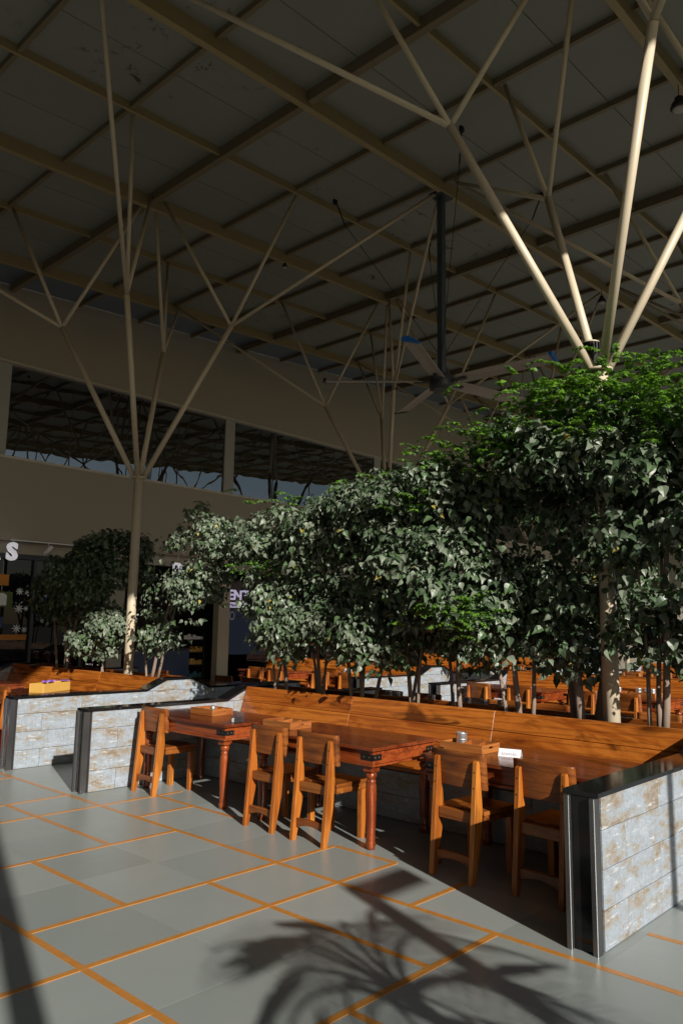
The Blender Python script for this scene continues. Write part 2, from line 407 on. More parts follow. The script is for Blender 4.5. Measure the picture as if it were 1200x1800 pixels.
# ------------------------------------------------------------------ shop building along the far side
YW = 15.0
bld = thing('shop_building', 'brown rendered shop block with a dark ribbon window under the canopy', 'building', (0, 0, 0))
ZB0, ZW0, ZW1, ZT = 3.25, 4.86, 6.79, 10.2
bm = B(); box(bm, -4, 36, YW, YW + .3, ZB0, ZW0); obj('lower_wall', bm, 'wall', bld)
bm = B(); box(bm, -4, 36, YW, YW + .3, ZW1, ZT); obj('upper_wall', bm, 'wall', bld)
for z in (ZW0, ZW1):
    bm = B(); box(bm, -4, 36, YW - .03, YW + .28, z - .03, z + .02); obj('window_sill', bm, 'lightframe', bld)
piers = [6.20 + 5.75 * k for k in range(-1, 6)]
for x in piers:
    bm = B(); box(bm, x - .15, x + .15, YW + .05, YW + .25, ZW0 + .02, ZW1 - .03); obj('window_pier', bm, 'pier', bld)
win = obj('ribbon_window', (lambda b: (box(b, -4, 36, YW + .26, YW + .29, ZW0 + .021, ZW1 - .031), b)[1])(B()), 'black', bld)
for a, b in zip(piers, piers[1:]):
    nP = 4; wd = (b - a - .3) / nP
    for q in range(nP):
        x0 = a + .15 + wd * q; x1 = x0 + wd
        bm = B(); hz = (ZW1 - ZW0 - .06) / 2; hw = wd / 2 - .006
        box(bm, -hw, hw, -.006, .006, -hz, hz)
        o = obj('pane', bm, 'glass', win, ((x0 + x1) / 2, YW + .10, (ZW0 + ZW1) / 2))
        o.rotation_euler = (R_(.50 + random.uniform(-.10, .10)), 0, R_(random.uniform(-.3, .3)))
        if q:
            bm = B(); box(bm, x0 - .006, x0 + .006, YW + .085, YW + .12, ZW0 + .022, ZW1 - .032); obj('mullion', bm, 'frame', win)
# soffit, lower storey
bm = B(); box(bm, -4, 36, YW + .02, YW + 3.0, ZB0 - .03, ZB0 - .004); obj('soffit', bm, 'wall', bld)
bm = B(); box(bm, -4, 36, YW + .25, YW + .45, 2.98, ZB0 - .031); obj('lintel', bm, 'wall', bld)
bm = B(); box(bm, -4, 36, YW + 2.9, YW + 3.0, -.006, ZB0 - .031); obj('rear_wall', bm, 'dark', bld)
for x in (6.1, 11.95, 17.7, 23.45, 29.2):
    bm = B(); box(bm, x - .17, x + .17, YW + .03, YW + .24, -.006, ZB0 - .032); obj('pillar', bm, 'cream', bld)
bm = B(); box(bm, 8.95, 9.32, YW + .26, YW + .5, -.006, 2.975); obj('shop_wall', bm, 'wall', bld)
bm = B(); box(bm, 6.28, 8.94, YW + .25, YW + .42, 2.88, 2.975); shopw = obj('shop_window', bm, 'frame', bld)
bm = B(); box(bm, 6.28, 8.94, YW + .25, YW + .40, -.006, .10); obj('bottom_rail', bm, 'frame', shopw)
for x in (6.31, 7.24, 8.34, 8.90):
    bm = B(); box(bm, x - .03, x + .03, YW + .27, YW + .38, .101, 2.879); obj('mullion', bm, 'frame', shopw)
for x0, x1 in ((6.345, 7.205), (7.275, 8.305), (8.375, 8.865)):
    bm = B(); box(bm, x0, x1, YW + .34, YW + .35, .105, 2.875); obj('pane', bm, 'shopglass', shopw)
def sticker(x, z, r, mat='white'):
    bm = B(); pts = []
    for k in range(32):
        a = 2 * math.pi * k / 32; rr = r * (.62 + .38 * math.cos(8 * a)) if True else r
        pts.append((x + rr * math.cos(a), z + rr * math.sin(a)))
    prism(bm, pts, 'y', YW + .334, YW + .338); obj('sticker', bm, mat, shopw)
for x, z, r in ((6.98, 2.24, .085), (6.99, 1.89, .10), (6.97, 1.50, .10), (6.80, 2.02, .06), (7.13, 2.22, .05), (7.13, 1.90, .06), (7.13, 1.48, .07), (7.36, 2.48, .06), (7.36, 2.08, .06), (7.66, 1.95, .06), (7.63, 2.05, .04), (7.49, 1.66, .05), (7.95, 2.4, .05), (7.52, 2.18, .05)): sticker(x, z, r)
sticker(7.55, 2.06, .09, 'blue'); sticker(7.42, 1.72, .09, 'teal')
for nm, mat, x0, x1, z0, z1 in (('poster', 'orangecloth', 6.46, 6.74, 2.34, 2.56), ('poster', 'greenboard', 6.40, 6.84, 1.92, 2.22), ('poster', 'bluepost', 6.40, 6.68, 1.50, 1.72), ('poster', 'orangecloth', 6.40, 7.18, 1.27, 1.38)):
    bm = B(); box(bm, x0, x1, YW + .326, YW + .333, z0, z1, .002); obj(nm, bm, mat, shopw)
bm = B(); prism(bm, [(6.53, 1.95), (6.72, 1.95), (6.72, 2.15), (6.66, 2.19), (6.59, 2.19), (6.53, 2.15)], 'y', YW + .318, YW + .325); obj('poster_cutout', bm, 'paper', shopw)
# dark glass of the shops further right
for a, b in ((12.95, 17.5), (17.9, 23.2), (23.65, 29.0)):
    bm = B(); box(bm, a, b, YW + .31, YW + .32, .0, 2.97); f = obj('shop_front', bm, 'shopglass', bld)
    for q in range(1, 4):
        bm = B(); x = a + (b - a) * q / 4; box(bm, x - .03, x + .03, YW + .27, YW + .305, .0, 2.96); obj('mullion', bm, 'frame', f)
# letters, signs
def wall_letter(ch, x, z, size, label):
    me = text_mesh('sign_letter', ch, size, .03, 'litwhite', 'CENTER', .018)
    o = obj('sign_letter', me, None, None, (x, YW - .12, z)); o.rotation_euler = (R_(90), 0, 0)
    return tag(o, label, 'sign letter')
wall_letter('S', 6.56, 2.83, .46, 'white raised letter S hung below the brown wall at the left edge')
wall_letter('B', 10.42, 2.70, .46, 'white raised letter B hung below the brown wall beside the leafy branches')
lt = wall_letter('A', 6.16, 2.83, .46, 'white raised letter cut by the left edge of the view, before the S')
for x in (6.16, 6.56, 10.42):
    bm = B(); tube(bm, [(x, YW - .13, 3.1), (x, YW - .13, 3.24)], .008, 6); tag(obj('hanging_rod', bm, 'white'), 'thin white rod holding up the raised letter ' + {6.16: 'cut by the left edge', 6.56: 'S', 10.42: 'B'}[x], 'rod')
bm = B(); box(bm, 6.5, 8.0, YW - .16, YW - .12, 3.20, 3.225); rail = tag(obj('lamp_rail', bm, 'white'), 'slim white track rail under the brown wall above the shop window', 'rail')
sp = thing('spotlight', 'white tube spotlight hanging from the track rail beside the letter S', 'spotlight', (7.28, YW - .14, 3.2))
bm = B(); tube(bm, [(0, 0, 0), (0, 0, -.07)], .01, 6); obj('stem', bm, 'white', sp)
bm = B(); tube(bm, [(.05, -.05, -.05), (-.06, .05, -.22)], .042, 12); obj('lamp_body', bm, 'white', sp)
sg = thing('shop_sign', 'tall maroon shop sign with ENT and Handicrafts lettering beside the cream pillar', 'sign', (12.15, YW + .2, 0))
bm = B(); box(bm, 0, 1.15, .0, .04, 2.02, 2.72, .004); obj('board', bm, 'maroon', sg)
bm = B(); box(bm, 0.0, 1.15, .002, .045, .9, 2.015, .004); obj('lower_panel', bm, 'bluepost', sg)
o = obj('lettering', text_mesh('lettering', 'ENT', .345, .012, 'litlavender', 'LEFT', .008), None, sg, (.03, -.012, 2.26)); o.rotation_euler = (R_(90), 0, 0)
bm = B(); box(bm, .03, .66, -.012, -.002, 2.06, 2.19, .002); obj('name_plate', bm, 'litlavender', sg)
o = obj('lettering', text_mesh('lettering', 'Handicrafts', .115, .003, 'black_ink', 'CENTER', .002), None, sg, (.345, -.016, 2.09)); o.rotation_euler = (R_(90), 0, 0)
bm = B()
for k in range(20):
    a0, a1 = 2 * math.pi * k / 20, 2 * math.pi * (k + 1) / 20
    P = lambda a, r: (.18 + .085 * r * math.cos(a), 1.86 + .11 * r * math.sin(a))
    prism(bm, [P(a0, 1), P(a1, 1), P(a1, .72), P(a0, .72)], 'y', -.008, -.001)
obj('ring_emblem', bm, 'lavender', sg)
# blue counter and shelf in the open shop
bm = B(); box(bm, 9.42, 11.02, YW + .1, YW + .65, -.006, 1.05, .01); ctr = obj('counter_body', bm, 'navy')
tag(ctr, 'navy blue shop counter in the dark doorway behind the left column', 'counter')
bm = B(); box(bm, 9.38, 11.06, YW + .06, YW + .69, 1.051, 1.09, .006); obj('counter_top', bm, 'black', ctr)
sh = thing('goods_shelf', 'dark shop shelf with rows of small packets next to the blue counter', 'shelf', (11.12, YW + .5, 0))
for z in (.35, .65, .95, 1.25):
    bm = B(); box(bm, 0, .62, 0, .3, z, z + .02); obj('shelf_board', bm, 'dark', sh)
    bm = B()
    for q in range(8):
        x = .03 + q * .072; box(bm, x, x + .055, .03, .1, z + .021, z + .021 + random.uniform(.06, .16))
    obj('packets', bm, random.choice(['teal', 'orangecloth', 'white', 'yellowbox']), sh)
for x in (0, .62):
    bm = B(); box(bm, x - .015, x + .015, 0, .3, 0, 1.5); obj('shelf_side', bm, 'black', sh)
# wall added far to the right so no bright sky leaks between the leaves
bm = B(); box(bm, 34.3, 34.6, -3, 15.4, -.05, 10.5)
tag(obj('sky_block_wall', bm, 'wall'), 'plain brown wall added at the far end to block sky behind the shrubs', 'wall')

bm = B(); box(bm, -7.5, -7.2, -2.3, 15.4, -.05, 9)  # out-of-view wall added on the open side to reduce fill light
tag(obj('fill_block_wall', bm, 'wall'), 'unseen plain brown wall added past the left edge to cut fill light', 'wall')

# ------------------------------------------------------------------ branching columns
def column(c, zb, zsplit, label, lamp=False, az=.92):
    r = thing('branching_column', label, 'column', (c[0], c[1], 0), 0, 'cream steel columns that branch like trees')
    bm = B(); tube(bm, [(0, 0, -.006), (0, 0, zb)], .068, 20); obj('post', bm, 'cream', r)
    bm = B(); lathe(bm, [(.105, zb), (.11, zb + .006), (.11, zb + .018), (.105, zb + .024)], 24); obj('collar', bm, 'cream', r)
    for sx, sy in ((-1, 1), (1, 1), (-1, -1), (1, -1)):
        s = Vector((sx * az, sy * az, zsplit + sx * .05))
        bm = B(); tube(bm, [(sx * .05, sy * .05, zb + .02), tuple(s)], .041, 14); b = obj('branch', bm, 'cream', r)
        for dx, dy in ((.12, .12), (1.467, 1.75), (2.95, 3.5)):
            e = Vector((sx * dx, sy * dy, 0)); e.z = ZR(c[0] + e.x) + .03
            bm = B(); tube(bm, [tuple(s), tuple(e)], .028, 12); obj('sub_branch', bm, 'cream', b)
    return r
column((6.25, 2.78), 3.88, 6.22, 'sunlit cream column rising out of the tallest shrubs at right')
column((6.25, 10.03), 3.80, 6.20, 'cream column standing free of the shrubs at left before the brown wall')
column((12.1, 10.03), 3.85, 6.25, 'cream branching column behind the hanging fan with its foot lit by the sun')
column((12.1, 2.78), 3.85, 6.45, 'cream branching column beyond the tallest shrubs at the right edge')
column((18.0, 10.03), 3.85, 6.7, 'distant cream column branching low behind the shrub tops below the blue fan tip')
column((18.0, 2.78), 3.85, 6.7, 'farthest cream column out past the right edge')
column((.35, 2.78), 3.85, 5.9, 'cream column out past the left edge whose rod crosses the top left corner')
column((12.1, 17.3 - .0) if False else (23.8, 10.03), 3.85, 7.0, 'most distant cream column at the far end of the hall')
# black flood lamp on the collar of the sunlit column
fl = thing('flood_lamp', 'black finned lamp with a pale dome on the collar of the sunlit column', 'lamp', (6.27, 2.86, 3.905))
bm = B(); lathe(bm, [(.05, 0), (.055, .10), (.09, .16), (.095, .30)], 20); obj('lamp_body', bm, 'black', fl)
bm = B()
for k in range(20):
    a = 2 * math.pi * k / 20; box(bm, .088, .115, -.004, .004, .17, .29, 0, Matrix.Rotation(a, 4, 'Z'))
obj('cooling_fins', bm, 'black', fl)
bm = B(); lathe(bm, [(.093, .301), (.085, .315), (.06, .328), (.02, .335)], 20); obj('dome', bm, 'cream', fl); fl.scale = (.85, .85, .85)

# ------------------------------------------------------------------ ceiling fan
FX, FY, FZ = 9.25, 6.60, 5.34
fan = thing('ceiling_fan', 'large grey five-bladed fan hanging on a long slate rod', 'fan', (FX, FY, FZ))
bm = B(); box(bm, -.05, .05, -.05, .05, .12, ZR(FX) - FZ - .02, .006); obj('rod', bm, 'rod', fan)
bm = B(); box(bm, -.16, .16, -.12, .12, ZR(FX) - FZ - .08, ZR(FX) - FZ - .03, .004); obj('mount_plate', bm, 'fanbody', fan)
bm = B(); lathe(bm, [(.10, -.13), (.17, -.12), (.19, -.08), (.19, .06), (.15, .10), (.07, .13)], 28); obj('motor_hub', bm, 'fanbody', fan)
for k in range(5):
    a = R_(58.5 + 72 * k)
    M = Matrix.Rotation(a, 4, 'Z') @ Matrix.Rotation(R_(-16), 4, 'X')
    bm = B(); prism(bm, [(-.12, -.006), (.05, .016), (.12, .004), (.12, -.004), (0, .006), (-.12, -.012)], 'x', .30, 1.76, 0, M); bl = obj('blade', bm, 'fan', fan)
    bm = B(); box(bm, .15, .42, -.03, .03, -.025, -.005, .003, M); obj('blade_bracket', bm, 'fanbody', bl)
    bm = B(); prism(bm, [(-.13, -.02), (.13, -.012), (.13, .012), (-.05, .06), (-.13, .03)], 'x', 1.761, 1.80, 0, M); obj('tip', bm, 'blue' if k in (2, 3) else 'black', bl)
for dx, dy in ((1.2, -1.1), (-1.0, 1.35), (1.3, 1.2), (-1.2, -1.2)):
    bm = B(); z1 = ZR(FX + dx) - FZ - .06; tube(bm, [(.03 * dx, .03 * dy, .45), (dx * .9, dy * .9, z1 - .35)], .005, 5)
    gw = obj('guy_wire', bm, 'iron', fan)
    bm = B(); tube(bm, [(dx * .9, dy * .9, z1 - .36), (dx, dy, z1 + .1)], .012, 6); box(bm, dx - .035, dx + .035, dy - .02, dy + .02, z1 + .02, z1 + .09); obj('clamp', bm, 'iron', gw)
# high bay lamps under the beams
def bay_lamp(x, y, label, drop=.45):
    r = thing('hanging_lamp', label, 'lamp', (x, y, ZR(x) - .1 - drop))
    bm = B(); tube(bm, [(0, 0, .20), (0, 0, drop)], .008, 6); obj('cord', bm, 'iron', r)
    bm = B(); lathe(bm, [(.13, -.02), (.15, .0), (.12, .10), (.08, .13), (.07, .2), (.03, .21)], 18); obj('lamp_body', bm, 'black', r)
    bm = B(); lathe(bm, [(.04, -.055), (.10, -.045), (.12, -.021)], 18); obj('lens', bm, 'pier', r); return r
L1 = bay_lamp(9.05, 2.90, 'black bell lamp hanging from the roof at the right edge')
L2 = bay_lamp(9.0, 9.93, 'small black lamp hanging under the roof above the left column rods', .35)
L3 = bay_lamp(14.6, 6.4, 'small black lamp hanging under the roof behind the fan hub', .5)
for l_, k_ in ((L1, .7), (L2, .36), (L3, .6)): l_.scale = (k_, k_, k_); l_.location.z = ZR(l_.location.x) - .1 - {.7: .32, .36: .14, .6: .3}[k_]

# ------------------------------------------------------------------ partition walls
tile_cache = {}
def clad_tile(length, h, side):
    key = (round(length, 3), round(h, 3))
    if key not in tile_cache:
        bm = B(); box(bm, -length / 2 + .0018, length / 2 - .0018, -.006, .006, -h / 2 + .0018, h / 2 - .0018, .0012)
        tile_cache[key] = mesh('cladding_tile', bm, 'clad')
    return tile_cache[key]
def partition(xc, y, label, half=2.23, th=.17):
    """wall across the unit whose planter centre is xc; near face at y, far face at y+th; rises to the bench backs in the middle"""
    x0, x1 = xc - half, xc + half
    r = thing('partition_wall', label, 'wall', (xc, y + th / 2, 0), 0, 'whitewashed tile partitions with black granite caps')
    prof = [(-half, .775), (-.50, .775), (-.20, .905), (.20, .905), (.50, .775), (half, .775)]
    bm = B(); prism(bm, [(-half + .02, -.006)] + [(a + (.02 if i == 0 else -.02 if i == 5 else 0), z - .002) for i, (a, z) in enumerate(prof)] + [(half - .02, -.006)], 'y', -th / 2 + .012, th / 2 - .012)
    obj('core', bm, 'black', r)
    for s in (-1, 1):
        yy = s * (th / 2 - .006)
        for row in range(4):
            h = .2 if row < 3 else .172; z = .2 * row + h / 2 + .002; xs = -half + .045; first = True
            joints = [-half + .045]
            off = .34 if row % 2 == 0 else .83
            q = -half + off
            while q < half - .1:
                joints.append(q); q += 1.0
            joints.append(half - .045)
            for a, b in zip(joints, joints[1:]):
                obj('cladding_tile', clad_tile(b - a, h, s), None, r, ((a + b) / 2, yy, z))
        bm = B(); prism(bm, [(-.50, .777), (.50, .777), (.20, .903), (-.20, .903)], 'y', yy - .006, yy + .006); obj('cladding_tile', bm, 'clad', r)
    # granite cap following the outline
    bm = B(); pr = [(-half - .02, .775), (-.50, .775), (-.20, .905), (.20, .905), (.50, .775), (half + .02, .775)]
    for (a, za), (b, zb) in zip(pr, pr[1:]):
        prism(bm, [(a, za), (b, zb), (b, zb + .024), (a, za + .024)], 'y', -th / 2 - .016, th / 2 + .016)
    bmesh.ops.remove_doubles(bm, verts=bm.verts, dist=.0005)
    obj('granite_cap', bm, 'granite', r)
    for s in (-1, 1):
        xe = s * (half - .002)
        bm = B(); box(bm, xe - .016, xe + .012, -th / 2 + .029, th / 2 - .029, -.006, .772); obj('granite_end', bm, 'granite', r)
        for t_ in (-1, 1):
            bm = B(); a = t_ * (th / 2 - .0135); box(bm, xe - .043, xe + .018, a - .0150, a + .0150, -.006, .773, .003); obj('steel_edge', bm, 'steel_trim', r)
    return r
UX = [6.25, 12.1, 17.9]
partition(6.25, 1.885, 'near whitewashed partition wall with a black granite end at the right edge')
partition(6.25, 7.12, 'whitewashed partition wall behind the leftmost chair, second from the left')
partition(6.25, 8.76, 'whitewashed partition wall at the far left with the shadow streak')
partition(12.1, 7.12, 'whitewashed partition wall seen between the shrub stems, nearer of the back pair')
partition(12.1, 8.76, 'whitewashed partition wall seen between the shrub stems, farther of the back pair')
partition(17.9, 7.12, 'farthest whitewashed partition wall beyond the back benches, nearer one')
partition(17.9, 8.76, 'farthest whitewashed partition wall beyond the back benches, rear one')
partition(6.25, 13.3, 'whitewashed partition wall closing the left booth before the shop window')

# ------------------------------------------------------------------ planter strips between the benches
for i, xc in enumerate(UX):
    for y0, y1, nm in ((2.06, 7.11, 'near'), (8.94, 13.29, 'far')):
        bm = B(); box(bm, xc - .16, xc + .16, y0, y1, -.006, .78)
        pl = tag(obj('planter_box', bm, 'black'), 'long dark planter box between bench backs, ' + ['front', 'middle', 'rear'][i] + ' row, ' + nm + ' stretch', 'planter')
        bm = B(); bmesh.ops.create_grid(bm, x_segments=4, y_segments=40, size=.5)
        for v_ in bm.verts:
            v_.co.x *= .28; v_.co.y *= (y1 - y0) * .98; v_.co.z = .79 + random.uniform(-.008, .02); v_.co.x += xc; v_.co.y += (y0 + y1) / 2
        obj('soil', bm, 'soil', pl)

# ------------------------------------------------------------------ benches
def bench_proto(y0, y1, label):
    """seat faces -X; origin at planter centre line, floor"""
    L = y1 - y0
    r = thing('bench', label, 'bench', (0, 0, 0), 0, 'wooden booth benches')
    bm = B(); box(bm, -.80, -.21, .004, L - .004, -.006, .42); obj('plinth_core', bm, 'black', r)
    nt_ = max(1, round(L / 1.0)); tl = L / nt_
    for row in range(2):
        for q in range(nt_):
            o = obj('cladding_tile', clad_tile(tl, .2, 0), None, r, (-.806, tl * (q + .5), .1 + .2 * row + .004)); o.rotation_euler = (0, 0, R_(90))
    nb = max(2, round(L / 1.66)); bl = L / nb
    for q in range(nb):
        a, b = q * bl + .0004, (q + 1) * bl - .0004
        for k in range(3):
            bm = B(); xa = -.86 + k * .20; box(bm, xa, xa + .198, a, b, .421, .455, .004); obj('seat_board', bm, 'bench_y', r)
        zs = [.47, .61, .765, .93]
        for k in range(3):
            bm = B(); xt = lambda z: -.36 + (z - .47) * .30
            za, zb = zs[k] + .0015, zs[k + 1] - .0015
            pts = [(xt(za), za), (xt(zb), zb), (xt(zb) + .045, zb), (xt(za) + .045, za)]
            prism(bm, pts, 'y', a, b, .004); obj('back_board', bm, 'bench_y', r)
            bm = B()
            for yy in (a + .08, b - .08):
                c = (xt((za + zb) / 2) - .001, yy, (za + zb) / 2)
                lathe(bm, [(.006, -.001), (.006, .001)], 8, c)
            if k == 1: obj('screw_plug', bm, 'iron', r)
    bm = B(); box(bm, -.20, -.17, .02, L - .02, -.006, .88); obj('back_frame', bm, 'dark', r)
    return r
bn = bench_proto(2.06, 7.11, 'long glossy teak bench back behind the three front tables')
bn.location = (6.25, 2.06, 0)
bf = bench_proto(8.94, 13.29, 'reddish teak bench back in the far left booth below the left column')
bf.location = (6.25, 8.94, 0)
def bench_at(xc, side, far, label):
    src = bf if far else bn; L = (13.29 - 8.94) if far else (7.11 - 2.06); y0 = 8.94 if far else 2.06
    if side < 0: return dup(src, (xc, y0, 0), 0, label, 'wooden booth benches')
    return dup(src, (xc, y0 + L, 0), math.pi, label, 'wooden booth benches')
bench_at(6.25, 1, False, 'teak bench backing onto the front planter, facing the back tables')
bench_at(6.25, 1, True, 'teak bench on the far side of the left column, facing away')
bench_at(12.1, -1, False, 'teak bench back seen through the shrub stems behind the cream column foot')
bench_at(12.1, 1, False, 'teak bench facing away beyond the middle planter')
bench_at(12.1, -1, True, 'teak bench in the rear booth seen behind the partition between shrub stems')
bench_at(12.1, 1, True, 'teak bench facing away in the rear booth beyond the middle planter')
bench_at(17.9, -1, False, 'farthest teak bench back glimpsed under the foliage, near booth')
bench_at(17.9, -1, True, 'farthest teak bench back glimpsed under the foliage, rear booth')

ORD = ['leftmost', 'second', 'third', 'fourth', 'fifth', 'sixth', 'seventh', 'eighth', 'ninth']
def back_labels(items, what):
    """one distinct label for each (x, y): its row, its booth and its place in that row counted from the left"""
    def key(x, y):
        row = 'far left booth beyond the streaked partition' if x < 5 else 'row just behind the front planter' if x < 8.6 else 'row before the second planter' if x < 12.1 else 'row behind the second planter' if x < 15 else 'farthest row'
        return row, ('' if x < 5 else ', nearer booth' if y < 8 else ', rear booth')
    out = []
    for (x, y) in items:
        same = sorted([q for q in items if key(*q) == key(x, y)], key=lambda q: -q[1]); n = same.index((x, y))
        place = 'only one' if len(same) == 1 else ORD[n] if n < len(same) - 1 else 'rightmost'
        out.append(what + ' in the %s%s, %s' % (*key(x, y), place))
    return out

# ------------------------------------------------------------------ tables
def table_proto(label):
    W, L, H = .82, 1.40, .745
    r = thing('dining_table', label, 'table', (0, 0, 0), 0, 'red-brown sheesham dining tables')
    for k in range(6):
        x0 = -W / 2 + W * k / 6
        bm = B(); box(bm, x0 + .0006, x0 + W / 6 - .0006, -L / 2 + .004, L / 2 - .004, H - .026, H, .002); obj('plank', bm, 'top_y', r)
    bm = B()
    for s in (-1, 1):
        box(bm, s * (W / 2 - .040) - .011, s * (W / 2 - .040) + .011, -L / 2 + .029, L / 2 - .029, H - .125, H - .027)
        box(bm, -W / 2 + .052, W / 2 - .052, s * (L / 2 - .041) - .011, s * (L / 2 - .041) + .011, H - .125, H - .0275)
    obj('apron', bm, 'table_y', r)
    bm = B()
    for s in (-1, 1):
        box(bm, s * (W / 2 - .030) - .02, s * (W / 2 - .030) + .016, -L / 2 + .012, L / 2 - .012, H - .142, H - .126, .003)
        box(bm, -W / 2 + .051, W / 2 - .051, s * (L / 2 - .029) - .02, s * (L / 2 - .029) + .014, H - .1415, H - .1265, .003)
    obj('moulding', bm, 'table_y', r)
    for sx in (-1, 1):
        for sy in (-1, 1):
            cx, cy = sx * (W / 2 - .075), sy * (L / 2 - .085)
            bm = B(); box(bm, cx - .045, cx + .045, cy - .045, cy + .045, H - .185, H - .1425, .003)
            lathe(bm, [(.030, .56), (.034, .555), (.042, .545), (.044, .530), (.040, .515), (.030, .507), (.030, .500), (.036, .494), (.037, .484), (.033, .478), (.040, .46), (.0425, .40), (.041, .30), (.036, .14), (.033, .085), (.036, .078), (.036, .068), (.033, .062), (.038, .050), (.040, .034), (.037, .018), (.032, -.004)][::-1], 18, (cx, cy, 0))
            obj('leg', bm, 'table_z', r)
            bm = B()
            xe = sx * (W / 2 - .0285); ye = sy * (L / 2 - .0295)
            box(bm, min(xe, xe - sx * .10), max(xe, xe - sx * .10), ye - .002, ye + .002, H - .10, H - .055)
            box(bm, xe - .0025, xe + .0005, min(ye, ye - sy * .12), max(ye, ye - sy * .12), H - .0995, H - .0555)
            br = obj('corner_bracket', bm, 'iron', r)
            bm = B()
            for t_ in (.03, .085):
                lathe(bm, [(.007, -.001), (.006, .003), (.002, .004)], 8)
                vs = bm.verts[-24:] if False else None
            bm.free(); bm = B()
            for t_ in (.035, .09):
                box(bm, xe - .003, xe + .003, ye - sy * t_ - .006, ye - sy * t_ + .006, H - .083, H - .071, .002)
                box(bm, xe - sx * t_ * .8 - .006, xe - sx * t_ * .8 + .006, ye - .004, ye + .004, H - .083, H - .071, .002)
            obj('rivet', bm, 'rivet', br)
    return r
T0 = table_proto('red-brown table by the leftmost chair, end against the second partition')
T0.location = (4.945, 6.33, 0)
dup(T0, (4.945, 4.57, 0), 0, 'middle red-brown table with the free corner and turned leg, two chairs along it', 'red-brown sheesham dining tables')
dup(T0, (5.03, 2.80, 0), 0, 'red-brown table holding the white reserved card, beside the near partition', 'red-brown sheesham dining tables')
dup(T0, (4.90, 9.72, 0), 0, 'red-brown table in the far left booth holding the yellow box', 'red-brown sheesham dining tables')
dup(T0, (4.90, 11.9, 0), 0, 'red-brown table at the back of the far left booth', 'red-brown sheesham dining tables')
GT = 'back tables glimpsed between the shrub stems'
BT = ((7.6, 6.33), (7.6, 4.57), (7.6, 2.85), (7.6, 9.8), (7.6, 11.9), (10.75, 6.33), (10.75, 4.6), (10.75, 9.8), (10.75, 11.8), (13.45, 6.33), (13.45, 9.8), (16.55, 6.4), (16.55, 9.8))
for (x, y), lb in zip(BT, back_labels(BT, 'red-brown back table')): dup(T0, (x, y, 0), 0, lb, GT)

# ------------------------------------------------------------------ chairs
def chair_proto(label):
    r = thing('wooden_chair', label, 'chair', (0, 0, 0), 0, 'teak cafe chairs')
    xr = lambda z: .062 * z / .76
    for s in (-1, 1):
        bm = B(); ya, yb = s * .165 - .019, s * .165 + .019
        pr = [(xr(0), -.004), (xr(.40), .40), (xr(.765), .765), (xr(.765) + .022, .775), (xr(.76) + .034, .755), (xr(.47) + .082, .47), (xr(.28) + .082, .28), (xr(0) + .042, -.004)]
        prism(bm, pr, 'y', ya, yb, .004); obj('leg', bm, 'chair_z', r)
        bm = B(); box(bm, .43, .48, s * .165 - .025, s * .165 + .025, -.004, .372, .004); obj('leg', bm, 'chair_z', r)
    bm = B(); box(bm, .128, .50, -.195, .195, .415, .445, .006); obj('seat', bm, 'board_x', r)
    bm = B(); box(bm, .06, .10, -.142, .142, .368, .438, .003); box(bm, .132, .478, -.190, -.160, .373, .414, .003); box(bm, .132, .478, .160, .190, .373, .414, .003); box(bm, .455, .485, -.139, .139, .374, .4135, .003)
    obj('seat_rail', bm, 'board_y', r)
    bm = B(); n = 10
    prism(bm, [(-.142, .10), (.142, .10), (.142, .165), (-.142, .165)][:0] or [(-.142, .095)] + [(-.142 + .284 * k / n, .095 + .028 * math.sin(math.pi * k / n)) for k in range(1, n)] + [(.142, .095), (.142, .165), (-.142, .165)], 'x', .035, .062, .003); obj('stretcher', bm, 'board_y', r)
    # curved back board in front of the posts
    bm = B(); n = 10; th = .024
    grid = []
    for k in range(n + 1):
        y = -.218 + .436 * k / n; x = .124 - .030 * (1 - (y / .218) ** 2)
        row = []
        for z, dx in ((.585, .0), (.59, .0), (.808, -.016), (.815, -.016)): row.append((x + dx, y, z))
        grid.append(row)
    fr = [[bm.verts.new((x - th / 2, y, z)) for x, y, z in row] for row in grid]; bk = [[bm.verts.new((x + th / 2, y, z)) for x, y, z in row] for row in grid]
    for k in range(n):
        for q in range(3):
            for g in (fr, bk):
                f = bm.faces.new((g[k][q], g[k + 1][q], g[k + 1][q + 1], g[k][q + 1])); f.smooth = True
        bm.faces.new((fr[k][0], fr[k + 1][0], bk[k + 1][0], bk[k][0])); bm.faces.new((fr[k][3], fr[k + 1][3], bk[k + 1][3], bk[k][3]))
    for k in (0, n):
        bm.faces.new(fr[k] + bk[k][::-1])
    obj('backrest', bm, 'board_y', r)
    bm = B()
    for s in (-1, 1):
        for z in (.60, .70): box(bm, xr(z) - .0015, xr(z) + .001, s * .165 - .004, s * .165 + .004, z - .004, z + .004)
    obj('peg', bm, 'iron', r)
    return r
C0 = chair_proto('teak chair at the left table against the second partition, leftmost of the front chairs')
C0.location = (4.42, 6.74, 0); C0.rotation_euler = (0, 0, R_(1))
GC = 'teak cafe chairs'
dup(C0, (4.355, 4.96, 0), R_(-1), 'teak chair second from the left, left one of the pair at the middle table', GC)
dup(C0, (4.345, 4.375, 0), R_(1), 'teak chair in the centre, right one of the pair beside the turned table leg', GC)
dup(C0, (4.44, 3.12, 0), R_(-4), 'teak chair half in shade behind the wooden tray with the steel cup', GC)
dup(C0, (4.465, 2.50, 0), R_(-4), 'shaded teak chair tucked beside the black end of the near partition', GC)
GB = 'back chairs glimpsed between the shrub stems'
